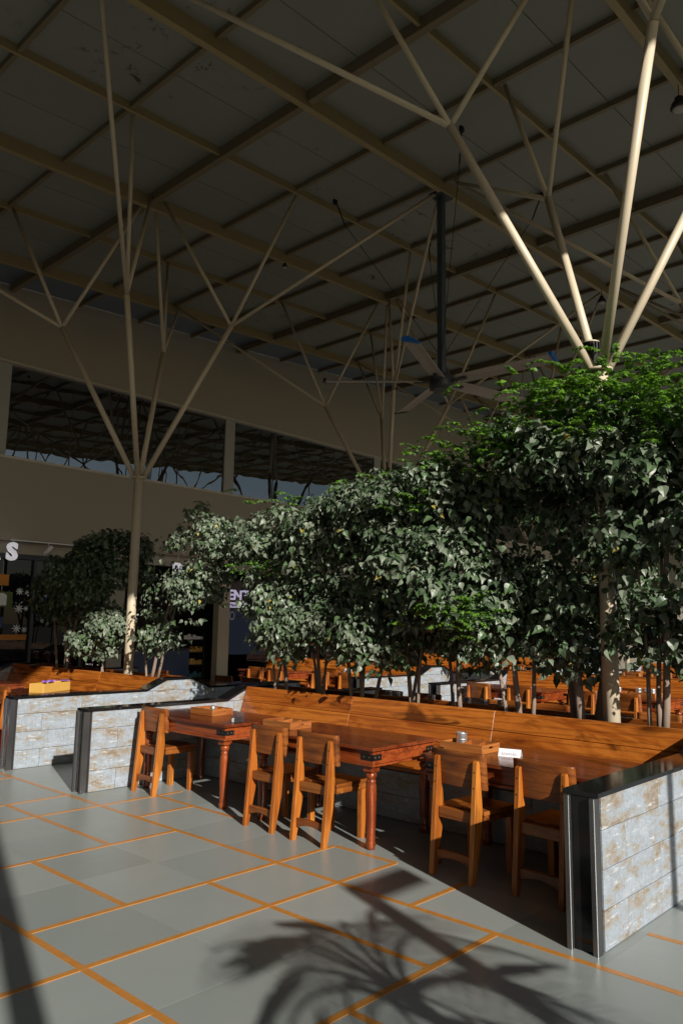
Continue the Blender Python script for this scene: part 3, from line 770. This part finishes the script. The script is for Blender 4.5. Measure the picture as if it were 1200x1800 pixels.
BC = ((8.18, 6.6), (8.18, 6.0), (8.19, 4.9), (8.18, 4.3), (8.18, 3.1), (8.18, 10.1), (8.18, 9.4), (8.18, 11.9), (10.2, 6.7), (10.22, 6.0), (10.2, 5.0), (10.2, 4.4), (10.2, 10.1), (10.2, 9.4), (10.2, 11.9), (10.2, 11.3),
      (14.0, 6.6), (14.0, 6.0), (14.0, 10.1), (14.0, 9.4), (16.0, 6.7), (16.0, 6.1), (16.0, 10), (16.0, 9.4), (4.4, 10.2), (4.4, 12.0))
for (x, y), lb in zip(BC, back_labels(BC, 'teak back chair')):
    dup(C0, (x, y, 0), R_((180 if 7 < x < 9 or 13 < x < 15 else 0) + random.uniform(-5, 5)), lb, GB)

# ------------------------------------------------------------------ things on the tables
TZ = .745
def tray_proto(label):
    r = thing('condiment_tray', label, 'tray', (0, 0, 0), 0, 'wooden compartment trays')
    w_, l_, h = .13, .18, .062
    bm = B(); box(bm, -w_ + .008, w_ - .008, -l_ + .008, l_ - .008, .001, .009); obj('base', bm, 'tray_y', r)
    for s in (-1, 1):
        bm = B(); box(bm, s * (w_ - .005) - .005, s * (w_ - .005) + .005, -l_, l_, .0, h, .0015); obj('side', bm, 'tray_y', r)
        y0 = s * (l_ - .005)
        bm = B()          # end board with a slot handle: four pieces round the slot
        box(bm, -w_ + .0105, w_ - .0105, y0 - .005, y0 + .005, .0, .030); box(bm, -w_ + .0105, w_ - .0105, y0 - .005, y0 + .005, .046, h)
        box(bm, -w_ + .0105, -.03, y0 - .005, y0 + .005, .030, .046); box(bm, .03, w_ - .0105, y0 - .005, y0 + .005, .030, .046)
        bmesh.ops.remove_doubles(bm, verts=bm.verts, dist=.0001)
        obj('end_board', bm, 'tray_x', r)
    for y in (-.06, .06):
        bm = B(); prism(bm, [(-w_ + .011, .0095), (w_ - .011, .0095), (w_ - .011, h - .004), (0, h - .016), (-w_ + .011, h - .004)], 'y', y - .004, y + .004); obj('divider', bm, 'tray_x', r)
    return r
TR = tray_proto('wooden compartment tray with a small steel shaker on the left table')
TR.location = (4.99, 6.42, TZ + .001)
GTR = 'wooden compartment trays'
dup(TR, (4.885, 5.19, TZ + .001), 0, 'empty wooden tray on the middle table behind the two chairs', GTR)
dup(TR, (5.02, 3.34, TZ + .001), R_(3), 'wooden compartment tray with a steel cup beside the white card', GTR)
BY = ((10.7, 4.75), (10.8, 4.30), (7.55, 4.7), (7.5, 6.1), (10.7, 9.8))
for (x, y), lb in zip(BY, back_labels(BY, 'tumbler tray')): dup(TR, (x, y, TZ + .001), R_(random.uniform(-8, 8)), lb, 'back trays')
def cup_proto(label):
    r = thing('steel_cup', label, 'cup', (0, 0, 0), 0, None)
    bm = B(); lathe(bm, [(.038, 0), (.040, .003), (.042, .100), (.0435, .105), (.0405, .105), (.038, .012), (.005, .010)], 20); obj('cup_body', bm, 'steel', r)
    bm = B(); lathe(bm, [(.0410, .050), (.0425, .055), (.0415, .060)], 20); obj('band', bm, 'steel', r)
    return r
CU = cup_proto('steel cup standing in the wooden tray next to the white card'); CU.location = (5.06, 3.44, TZ + .012)
BU = ((10.66, 4.86), (10.74, 4.75), (10.68, 4.64), (10.78, 4.40), (10.84, 4.30), (10.76, 4.20), (7.50, 4.80), (7.6, 4.64), (7.55, 6.20), (7.5, 6.03), (10.7, 9.72), (10.72, 9.86), (7.62, 5.6), (7.7, 5.15))
for k, ((x, y), lb) in enumerate(zip(BU, back_labels(BU, 'steel tumbler on a table'))): dup(CU, (x, y, TZ + .012 if k < 12 else TZ), 0, lb, 'back steel tumblers')
skr = thing('steel_shaker', 'small domed steel shaker inside the tray on the left table', 'shaker', (4.96, 6.36, TZ + .011))
bm = B(); lathe(bm, [(.026, 0), (.027, .045)], 16); obj('shaker_body', bm, 'steel', skr)
bm = B(); lathe(bm, [(.028, .0455), (.0275, .06), (.021, .074), (.010, .081), (.002, .083)], 16); obj('dome_lid', bm, 'steel', skr)
nh = thing('napkin_holder', 'small grey metal holder at the edge of the left table beside the middle tray', 'holder', (4.74, 5.72, TZ))
bm = B(); box(bm, -.05, .05, -.03, .03, 0, .004); obj('base', bm, 'iron', nh)
for s in (-1, 1):
    bm = B(); box(bm, -.045, .045, s * .026 - .0015, s * .026 + .0015, .0045, .055, .0005, None); obj('side_plate', bm, 'steel_trim', nh)
bm = B(); box(bm, -.04, .04, -.02, .02, .005, .04); obj('napkins', bm, 'paper', nh)
nh2 = thing('napkin_holder', 'black metal holder on the far side of the tray with the steel cup', 'holder', (4.93, 3.60 - .16 + .1, TZ))
nh2.location = (4.78, 3.46, TZ)
bm = B(); box(bm, -.05, .05, -.02, .02, 0, .03, .003); obj('base', bm, 'iron', nh2)
cdt = thing('reserved_card', 'white folded tent card lettered RESERVED on the right front table', 'card', (5.00, 2.985, TZ), R_(-76))
for s in (-1, 1):
    bm = B(); prism(bm, [(s * .030, .0005), (s * .032, .0005), (s * .001 + .0, .052), (-s * .001, .052)] if s < 0 else [(.030, .0005), (.032, .0005), (.001, .052), (-.001, .052)], 'x', -.08, .08); obj('card_face', bm, 'paper', cdt)
o = obj('lettering', text_mesh('lettering', 'RESERVED', .026, .0003, 'ink', 'CENTER'), None, cdt, (0, -.0270, .011)); o.rotation_euler = (R_(90 - 31), 0, 0)
yb = thing('flower_box', 'ochre yellow box holding violet flowers on the far left table', 'flower box', (4.95, 9.78, TZ), R_(28))
bm = B()
for x0, x1, y0, y1 in ((-.28, .28, -.11, -.095), (-.28, .28, .095, .11), (-.28, -.265, -.094, .094), (.265, .28, -.094, .094)): box(bm, x0, x1, y0, y1, 0, .115, .003)
box(bm, -.264, .264, -.094, .094, .002, .08)
obj('box_body', bm, 'yellowbox', yb)
for k in range(12):
    x, y = random.uniform(-.25, .25), random.uniform(-.08, .08); bm = B()
    pts = [(x + .045 * (.6 + .4 * math.cos(5 * a)) * math.cos(a), y + .045 * (.6 + .4 * math.cos(5 * a)) * math.sin(a)) for a in (2 * math.pi * q / 20 for q in range(20))]
    prism(bm, pts, 'z', .118 + random.uniform(0, .015), .126 + random.uniform(.006, .016)); obj('flower', bm, 'purple', yb)
ks = thing('toy_ride', 'red white and blue play stand cut by the left edge of the view', 'stand', (3.86, 9.95, 0))
bm = B(); prism(bm, [(-.25, .06), (.25, .06), (.36, .36), (-.36, .36)], 'y', -.3, .3, .02); obj('base', bm, 'red', ks)
bm = B(); box(bm, -.37, .37, -.31, .31, .361, .47, .01); obj('band', bm, 'white', ks)
bm = B(); box(bm, -.30, .30, -.25, .25, .471, .66, .02); obj('bin', bm, 'blue', ks)
bm = B(); box(bm, -.2, .2, -.2, .2, -.006, .059); obj('foot', bm, 'black', ks)

# ------------------------------------------------------------------ shrubs
def leaf_template(L, W, fold=.16, droop=.42):
    ts = [0, .10, .28, .50, .74, 1.0]; hw = [.10, .66, 1.0, .86, .40, 0.0]
    v, uv = [], []
    for t_, h in zip(ts, hw):
        y = t_ * L; z = -droop * L * t_ * t_
        for s in (-1, 0, 1):
            if t_ == 1.0 and s != 0: continue
            v.append((s * h * W / 2, y, z + abs(s) * h * fold * W)); uv.append((.5 + .5 * s * max(h, .05), t_))
    f = []
    for i in range(4):
        a = i * 3; f += [(a, a + 1, a + 4, a + 3), (a + 1, a + 2, a + 5, a + 4)]
    f += [(12, 13, 15, 15), (13, 14, 15, 15)]
    return np.array(v), np.array(uv), f
LT = leaf_template(1.0, .78)
def leaf_mesh(name, size, mat):
    v, uv, f = LT
    me = bpy.data.meshes.new(name); me.from_pydata((v * size).tolist(), [], [tuple(dict.fromkeys(q)) for q in f])
    l = me.uv_layers.new(); 
    for lp in me.loops: l.data[lp.index].uv = uv[lp.vertex_index]
    me.materials.append(mat); return me
LEAFME = [[leaf_mesh('leaf', 1.0, mt)] for mt in LEAF]
ALL = []     # tree records: dict(root, P, A, sizes, mats)
def frames(N, tipdir):
    """orthonormal frames with leaf normal N and tip direction near tipdir"""
    N = N / np.linalg.norm(N, axis=1, keepdims=True)
    T = tipdir - (tipdir * N).sum(1, keepdims=True) * N
    T /= np.linalg.norm(T, axis=1, keepdims=True) + 1e-9
    X = np.cross(T, N); return np.stack([X, T, N], axis=2)
def crown(blobs, dens, leaf, dusty=.5, young_top=.0, twig=True):
    P, F, Sz, Mi = [], [], [], []
    def add(base, gn, lf):
        nt_ = len(base)
        side = np.cross(gn, [0, 0, 1.0]); side /= np.linalg.norm(side, axis=1, keepdims=True) + 1e-6
        for k in range(5):        # five leaves to a twig, hanging outward
            off = rng.normal(size=(nt_, 3)) * lf * .55
            p = base + side * ((k - 2) * lf * .55) + off * .7 + np.array([0, 0, -1]) * lf * .25 * abs(k - 2)
            nrm = gn * .7 + np.array([0, 0, .55]) + rng.normal(size=(nt_, 3)) * .42
            tip = np.array([0, 0, -1.0]) + gn * .55 + side * (k - 2) * .45 + rng.normal(size=(nt_, 3)) * .38
            P.append(p); F.append(frames(nrm, tip)); Sz.append(lf * rng.choice([.55, .75, .9, 1.0, 1.2], nt_) * rng.uniform(.85, 1.12, nt_))
            u = rng.random(nt_); mi = np.where(u < dusty, 1, np.where(u < dusty + .25, 2, 0))
            mi = np.where(rng.random(nt_) < .006, 4, mi); Mi.append(mi)
    for bi, b in enumerate(blobs):
        c = np.array(b[:3]); rr = np.maximum(np.array(b[3:6]) - .10 * leaf / .09, .14); area = (rr[0] * rr[1] + rr[1] * rr[2] + rr[0] * rr[2]) * 4.19
        nb = max(7, int(area * 6.5))
        for q in range(nb):        # boughs: small leafy caps sitting on the crown surface, gaps between them
            d = rng.normal(size=3); d /= np.linalg.norm(d)
            if d[2] < -.45: d[2] *= .4
            cc = c + d * rr * rng.uniform(.62, .98); br = rng.uniform(.13, .27)
            n_ = int(dens * br * br * 9)
            e = rng.normal(size=(n_, 3)); e /= np.linalg.norm(e, axis=1, keepdims=True)
            e = e + d * .8 + np.array([0, 0, .25]); e /= np.linalg.norm(e, axis=1, keepdims=True)
            add(cc + e * br * np.array([1.15, 1.15, .9]) * (rng.random(n_) ** .35)[:, None], e, leaf)
        n_ = int(area * dens * .22)   # sparse darker leaves inside
        d = rng.normal(size=(n_, 3)); d /= np.linalg.norm(d, axis=1, keepdims=True)
        add(c + d * rr * (rng.random(n_) ** .5 * .8)[:, None], d, leaf)
    # loose inner filling that joins the boughs from the lowest to the highest
    bb = np.array(blobs); lo = (bb[:, :3] - bb[:, 3:6] * .75).min(0); hi = (bb[:, :3] + bb[:, 3:6] * .75).max(0)
    c, rr = (lo + hi) / 2, (hi - lo) / 2
    n_ = int(dens * 4.2 * rr[0] * rr[1] * rr[2] * 1.3)
    d = rng.normal(size=(n_, 3)); d /= np.linalg.norm(d, axis=1, keepdims=True)
    add(c + d * rr * (rng.random(n_) ** .4 * .95)[:, None], d, leaf)
    return np.concatenate(P), np.concatenate(F), np.concatenate(Sz), np.concatenate(Mi)
def sprays(centres, n, leaf):
    """young pinnate shoots: arching stalk with paired small leaflets"""
    P, F, Sz, Mi = [], [], [], []
    for c in centres:
        for q in range(n):
            a = rng.uniform(0, 2 * math.pi); st = np.array(c[:3]) + rng.normal(size=3) * np.array([c[3], c[4], c[5]])
            ln = rng.uniform(.14, .30); dr = np.array([math.cos(a), math.sin(a), rng.uniform(.2, .9)]); dr /= np.linalg.norm(dr)
            for k in range(9):
                t_ = k / 8; p = st + dr * ln * t_ + np.array([0, 0, -1]) * ln * .45 * t_ * t_
                ax = dr + np.array([0, 0, -.9 * t_]); ax /= np.linalg.norm(ax)
                sd_ = np.cross(ax, [0, 0, 1.0]); sd_ /= np.linalg.norm(sd_) + 1e-6
                for s in (-1, 1):
                    nr = np.cross(sd_, ax) + rng.normal(size=3) * .25
                    if nr[2] < 0: nr = -nr
                    P.append(p); F.append(frames(nr[None], (sd_ * s + ax * .5)[None])[0]); Sz.append(leaf * (1.1 - .5 * t_) * rng.uniform(.8, 1.2)); Mi.append(3 if rng.random() < .72 else 2)
    return np.array(P), np.array(F), np.array(Sz), np.array(Mi)
def stuff_mesh(name, P, F, Sz, Mi):
    v, uv, f = LT
    n = len(P); nv = len(v)
    V = np.einsum('nij,vj->nvi', F, v) * Sz[:, None, None] + P[:, None, :]
    tris = []
    for q in f:
        q = list(dict.fromkeys(q)); tris.append(q)
    loops, starts, tot = [], [], 0
    for q in tris: starts.append(tot); loops += q; tot += len(q)
    LO = (np.array(loops)[None] + (np.arange(n) * nv)[:, None]).ravel(); ST = (np.array(starts)[None] + (np.arange(n) * tot)[:, None]).ravel()
    me = bpy.data.meshes.new(name); me.vertices.add(n * nv); me.vertices.foreach_set('co', V.ravel().astype(np.float32))
    me.loops.add(len(LO)); me.loops.foreach_set('vertex_index', LO.astype(np.int32))
    me.polygons.add(len(ST)); me.polygons.foreach_set('loop_start', ST.astype(np.int32))
    me.polygons.foreach_set('material_index', np.repeat(Mi, len(tris)).astype(np.int32))
    for mt in LEAF: me.materials.append(mt)
    me.update(calc_edges=True)
    l = me.uv_layers.new(); l.data.foreach_set('uv', np.tile(uv[loops], (n, 1)).ravel().astype(np.float32))
    me.validate(); return me
def stem_bm(p0, p1, r0, r1, wob=.05):
    bm = B(); n = 7; pts, rad = [], []
    p0, p1 = Vector(p0), Vector(p1); ph = random.uniform(0, 6)
    for k in range(n + 1):
        t_ = k / n; p = p0.lerp(p1, t_) + Vector((math.sin(ph + 4 * t_), math.cos(ph * 2 + 3.3 * t_), 0)) * wob * t_ * (1.2 - t_)
        pts.append(p); rad.append(r0 + (r1 - r0) * t_)
    tube(bm, pts, rad, 8); return bm
def shrub(loc, stems, blobs, label, dens=62, leaf=.085, dusty=.5, spr=(), spr_n=10, hero=True, name='leafy_tree', spr_leaf=.045, cat='tree', group='shrub trees in the planters'):
    r = thing(name, label, cat, loc, 0, group)
    tk = None
    for q, (a, b, r0) in enumerate(stems):
        o = obj('stem', stem_bm(a, b, r0, r0 * .45), 'bark', r)
    P, F, Sz, Mi = crown(blobs, dens, leaf, dusty)
    if spr:
        P2, F2, S2, M2 = sprays(spr, spr_n, spr_leaf)
        P, F, Sz, Mi = np.concatenate([P, P2]), np.concatenate([F, F2]), np.concatenate([Sz, S2]), np.concatenate([Mi, M2])
    ALL.append(dict(r=r, loc=np.array(loc, float), P=P, F=F, S=Sz, M=Mi, hero=hero))
    return r
XT = 6.25
G0 = .80
def st(*a): return a
shrub((XT, 12.0, 0), [((0, -.1, G0), (.05, -.5, 2.6), .028), ((.05, 0, G0), (.0, .0, 2.4), .024), ((-.03, .1, G0), (-.05, .3, 2.3), .022)],
      [(-.05, -.6, 2.35, .5, .65, .8), (0, -1.3, 2.55, .5, .55, .6), (0, 0, 1.95, .5, .6, .6)], 'shaded leafy tree in front of the dark shop window at far left', 70, .08, .35)
shrub((XT, 10.75, 0), [((0, 0, G0), (-.05, 0, 1.5), .016), ((.05, .05, G0), (.05, .05, 1.4), .014)],
      [(-.1, 0, 1.42, .28, .33, .45), (-.05, -.35, 1.65, .25, .3, .3)], 'small sunlit shrub on the left of the free-standing column', 80, .075, .75, cat='shrub', name='leafy_shrub')
shrub((XT, 9.4, 0), [((-.03, 0, G0), (0, -.45, 2.2), .026), ((.04, -.05, G0), (.05, -.55, 2.4), .02), ((0, .15, G0), (-.05, .13, 1.6), .018)],
      [(-.1, -1.28, 2.74, .42, .55, .46), (-.1, -1.1, 2.2, .36, .42, .42), (-.1, -.12, 1.55, .28, .32, .38)], 'slim sunlit tree leaning right beside the free-standing column', 68, .068, .72,
      [(0, -.98, 3.2, .08, .1, .04)], 4)
shrub((XT, 6.72, 0), [((0, -.06, G0), (0, .1, 2.2), .022), ((.06, 0, G0), (.05, .3, 2.3), .018), ((-.04, .08, G0), (-.1, .2, 2.1), .016), ((0, .14, G0), (.05, -.2, 2.3), .016)],
      [(-.1, .15, 2.68, .42, .42, .55), (-.1, .05, 2.0, .45, .45, .55), (-.1, -.12, 1.55, .4, .4, .38)], 'pale dusty tree right of the shop sign with bright green shoots on top', 66, .070, .72,
      [(0, .25, 3.2, .12, .22, .05), (-.5, .1, 2.3, .06, .2, .04)], 14)
shrub((XT, 6.10, 0), [((0, 0, G0), (0, .1, 2.0), .024), ((.05, .1, G0), (.1, .4, 2.1), .018), ((-.05, -.08, G0), (-.1, -.2, 2.0), .018)],
      [(0, -.0, 2.6, .5, .5, .62), (0, .05, 1.68, .5, .5, .6)], 'dark leafy tree between the two dusty trees in mid row', 60, .072, .5)
shrub((XT, 5.50, 0), [((0, 0, G0), (0, .0, 2.2), .028), ((.07, -.1, G0), (.1, -.4, 2.3), .022), ((-.05, .1, G0), (-.1, .3, 2.3), .022), ((.02, .02, G0), (.2, .1, 2.2), .018)],
      [(-.1, .1, 2.75, .55, .5, .5), (-.1, -.3, 2.6, .5, .5, .55), (-.15, .1, 1.8, .5, .5, .62), (-.1, -.2, 1.5, .4, .4, .4)], 'dusty-leaved tree with three grey stems near the middle of the row', 62, .074, .62,
      [(0, .15, 3.18, .15, .22, .06), (0, -.4, 3.12, .15, .2, .06)], 16)
shrub((XT, 4.84, 0), [((0, 0, G0), (-.05, .1, 2.2), .024), ((.06, .05, G0), (.1, -.2, 2.3), .02), ((-.04, -.1, G0), (-.1, -.3, 2.1), .018)],
      [(-.1, .05, 2.75, .55, .5, .5), (-.1, -.1, 2.1, .5, .5, .6), (-.1, 0, 1.55, .42, .42, .42)], 'tree with slim twin stems right of the mid-row dusty tree', 60, .076, .5,
      [(-.1, -.2, 3.2, .2, .3, .06), (-.4, -.25, 2.85, .08, .15, .08)], 30)
shrub((XT, 4.26, 0), [((0, 0, G0), (-.05, .0, 2.2), .026), ((.03, .1, G0), (.1, .3, 2.3), .02)],
      [(-.1, .1, 2.85, .55, .5, .5), (-.15, 0.05, 2.2, .5, .5, .6), (-.1, .1, 1.55, .4, .42, .42)], 'tree with yellowing lower leaves above the wooden tray', 60, .078, .5,
      [(-.1, .1, 3.3, .2, .3, .08), (-.45, -.1, 1.75, .06, .14, .06)], 40)
shrub((XT, 3.62, 0), [((0, 0, G0), (-.05, .1, 2.2), .03), ((.03, -.1, G0), (.05, -.2, 2.3), .022), ((0, .12, G0), (.0, .4, 2.2), .02)],
      [(-.05, .1, 3.0, .6, .5, .5), (-.25, .3, 1.95, .45, .45, .62), (-.1, .1, 1.5, .4, .4, .35)], 'tree with a thick leafy skirt left of the sunlit column', 60, .08, .42,
      [(-.15, .1, 3.42, .25, .32, .10), (-.45, .25, 1.75, .1, .12, .1)], 60)
shrub((XT + .1, 3.08, 0), [((-.03, .0, G0), (-.1, .05, 2.4), .045), ((.05, -.1, G0), (.1, -.35, 2.4), .045), ((.02, .08, G0), (.1, .2, 2.4), .03)],
      [(-.1, .1, 3.15, .65, .55, .55), (0, -.15, 2.5, .5, .5, .55), (0, .25, 1.9, .4, .4, .5), (.05, .2, 1.45, .34, .36, .3)], 'dark tree with two thick trunks just left of the cream column foot', 58, .08, .3,
      [(-.15, .1, 3.58, .30, .33, .12), (-.5, .3, 3.2, .14, .22, .12), (-.1, .0, 3.75, .2, .2, .08)], 75)
shrub((XT, 2.35, 0), [((-.03, 0, G0), (-.1, -.15, 2.6), .034), ((.06, .07, G0), (.05, .0, 2.4), .024), ((.0, .12, G0), (-.05, .15, 2.3), .02)],
      [(-.1, .1, 3.15, .7, .6, .55), (-.25, -.2, 2.55, .55, .55, .55), (-.2, -.05, 1.55, .3, .32, .45)], 'tallest shrub at the right with pale stems and sunlit hanging leaves', 58, .082, .4,
      [(-.15, .35, 3.66, .32, .28, .12), (-.15, -.15, 3.58, .32, .32, .12), (-.55, .0, 3.3, .14, .35, .14)], 85)
shrub((XT + .1, 1.45, 0), [((0, 0, -.006), (0, 0, 2.6), .03), ((.05, .05, -.006), (.1, .2, 2.5), .024)],
      [(-.1, .2, 2.95, .65, .55, .6), (-.1, .2, 2.1, .55, .5, .7)], 'leafy tree cut by the right edge of the view behind the near partition', 58, .082, .45,
      [(-.15, .2, 3.45, .3, .33, .12), (-.5, .2, 3.2, .14, .3, .12)], 80)
# rear row of trees
for y, lb in ((12.3, 'leftmost'), (9.4, 'second'), (6.6, 'third'), (5.3, 'right')):
    shrub((12.1, y, 0), [((0, 0, G0), (0, .1, 2.0), .026), ((.05, .1, G0), (.1, .3, 2.0), .02)], [(0, 0, 2.3, .6, .8, .7), (0, .6, 1.9, .5, .6, .6)],
          'dark leafy tree of the second planter row, ' + lb + ' one seen through the front trees', 34, .12, .4, hero=False)
# trees and palm out in the sun behind the camera; they cast the shadows on the floor and show in the shop glass
for k, (x, y, h) in enumerate(((1, -24, 1.0), (7, -27, 1.15), (13, -25, .95), (19, -28, 1.1), (26, -26, 1.0), (-6, -27, 1.1), (33, -27, 1.2))):
    shrub((x, y, -.05), [((0, 0, 0), (.1, .1, 3.0 * h), .14), ((0, 0, 1.6), (.8, .3, 3.6 * h), .07), ((0, 0, 1.5), (-.7, .2, 3.5 * h), .07)],
          [(0, 0, 4.2 * h, 1.8, 1.8, 1.3), (1.2, .2, 3.6 * h, 1.2, 1.2, .9), (-1.2, 0, 3.5 * h, 1.2, 1.3, .9)], 'garden tree standing in the sun outside the open side of the hall, number %s along' % ('first second third fourth fifth sixth seventh'.split()[k]), 14, .22, .3, hero=False, group='garden trees outside')

# visible leaves: depth-sort all leaves over a pixel grid, the ones that show become single leaves
cm, rt, up_, fw = np.array(CAM), np.array(RIGHT), np.array(UP), np.array(FWD)
cand = []
for ti, tr_ in enumerate(ALL):
    if not tr_['hero']: continue
    q = tr_['P'] + tr_['loc'] - cm; z = q @ fw; x = 600 + FPX * (q @ rt) / z; y = 900 - FPX * (q @ up_) / z
    nrm = tr_['F'][:, :, 2]; fac = np.abs((nrm * (q / np.linalg.norm(q, axis=1, keepdims=True))).sum(1))
    ok = (x > 0) & (x < 1200) & (y > 0) & (y < 1800)
    idx = np.where(ok)[0]
    cand.append(np.stack([np.full(len(idx), ti), idx, np.floor(x[idx] / 11), np.floor(y[idx] / 11), z[idx], fac[idx] * (tr_['S'][idx] / z[idx]) ** 2], 1))
cand = np.concatenate(cand); order = np.argsort(cand[:, 4]); seen = set(); vis = {}
for row in cand[order]:
    key = (row[2], row[3])
    if key in seen: continue
    seen.add(key); vis.setdefault(int(row[0]), []).append((row[5], int(row[1])))
for ti, tr_ in enumerate(ALL):
    pick = [i for _, i in sorted(vis.get(ti, []), reverse=True)[:290]] if tr_['hero'] else []
    mask = np.ones(len(tr_['P']), bool); mask[pick] = False
    o = obj('foliage', stuff_mesh('foliage', tr_['P'][mask], tr_['F'][mask], tr_['S'][mask], tr_['M'][mask]), None, tr_['r']); o['kind'] = 'stuff'
    for i in pick:
        l = bpy.data.objects.new('leaf', LEAFME[int(tr_['M'][i])][0]); COL.objects.link(l); l.parent = tr_['r']
        mm = Matrix(tr_['F'][i].tolist()).to_4x4() @ Matrix.Scale(float(tr_['S'][i]), 4); mm.translation = Vector(tr_['P'][i].tolist()); l.matrix_local = mm

# palm outside: trunk and fronds
def palm(loc, h, nfr, ln, label, pot=False):
    r = thing('palm_tree', label, 'palm', loc)
    bm = B(); tube(bm, [(0, 0, 0), (.04, 0, h * .5), (0, .02, h)], [.13 if not pot else .05, .10 if not pot else .045, .09 if not pot else .04], 12); obj('trunk', bm, 'palmbark', r)
    if pot:
        bm = B(); lathe(bm, [(.15, -.005), (.17, .02), (.22, .34), (.24, .35), (.24, .38), (.20, .38), (.19, .33), (.01, .33)], 22); obj('pot', bm, 'black', r)
    bm = B(); n = 12; pts = []
    for k in range(n + 1):
        t_ = k / n; pts.append(Vector((ln * (t_ - .15 * t_ * t_) * .85, 0, ln * (.55 * t_ - .75 * t_ * t_))))
    tube(bm, pts, [.016 * (1 - .8 * k / n) + .002 for k in range(n + 1)], 5)
    for k in range(30):
        t_ = .12 + .88 * k / 29; f = t_ * n; i = min(int(f), n - 1); p = pts[i].lerp(pts[i + 1], f - i); d = (pts[i + 1] - pts[i]).normalized()
        L = ln * .50 * math.sin(math.pi * (.12 + .80 * t_)) ** .7
        for s in (-1, 1):
            dirv = (d * .75 + Vector((0, s, -.22))).normalized(); wv = d * .0036
            a, b_, c_ = p - wv, p + wv, p + dirv * L; mmid = p + dirv * L * .5 + Vector((0, 0, .02))
            v = [bm.verts.new(a), bm.verts.new(b_), bm.verts.new(mmid + wv * .9), bm.verts.new(c_ + Vector((0, 0, -.06))), bm.verts.new(mmid - wv * .9)]
            bm.faces.new(v)
    me = mesh('frond', bm, 'palmleaf')
    for k in range(nfr):
        o = obj('frond', me, None, r, (0, 0, h)); o.rotation_euler = (random.uniform(-.2, .2), random.uniform(-.45, .45) - (.35 if k % 3 == 0 else 0), 2 * math.pi * k / nfr + random.uniform(-.2, .2)); s = random.uniform(.8, 1.1); o.scale = (s, s, s)
    return r
palm((1.74, -1.08, 0), 1.62, 15, 1.08, 'potted palm out in the sun near the first bay whose fronds shade the front floor', pot=True)
palm((3.4, -4.6, -.05), 1.7, 9, 1.5, 'second palm outside the hall, farther to the right')
# posts outside that throw the straight shadow bands
ps = thing('sign_post', 'square post with a board arm outside the open side of the hall', 'post', (1.55, -2.92, -.05))
bm = B(); box(bm, -.052, .052, -.05, .05, 0, 3.13, .005); obj('pole', bm, 'iron', ps)
bm = B(); box(bm, .053, .53, -.03, .03, 3.00, 3.13, .004); obj('arm', bm, 'iron', ps)
for x, y, h, rr, lb in ((-.58, -2.9, 7.6, .075, 'tall round lamp pole outside the hall at left'), (3.3, -2.9, 3.4, .045, 'thin round pole outside the hall at right')):
    lp = thing('lamp_pole', lb, 'pole', (x, y, -.05)); bm = B(); tube(bm, [(0, 0, 0), (0, 0, h)], rr, 14); obj('pole', bm, 'iron', lp)
    bm = B(); lathe(bm, [(rr * 2, 0), (rr * 2, .02), (rr * 1.2, .05)], 14); obj('foot_plate', bm, 'iron', lp)
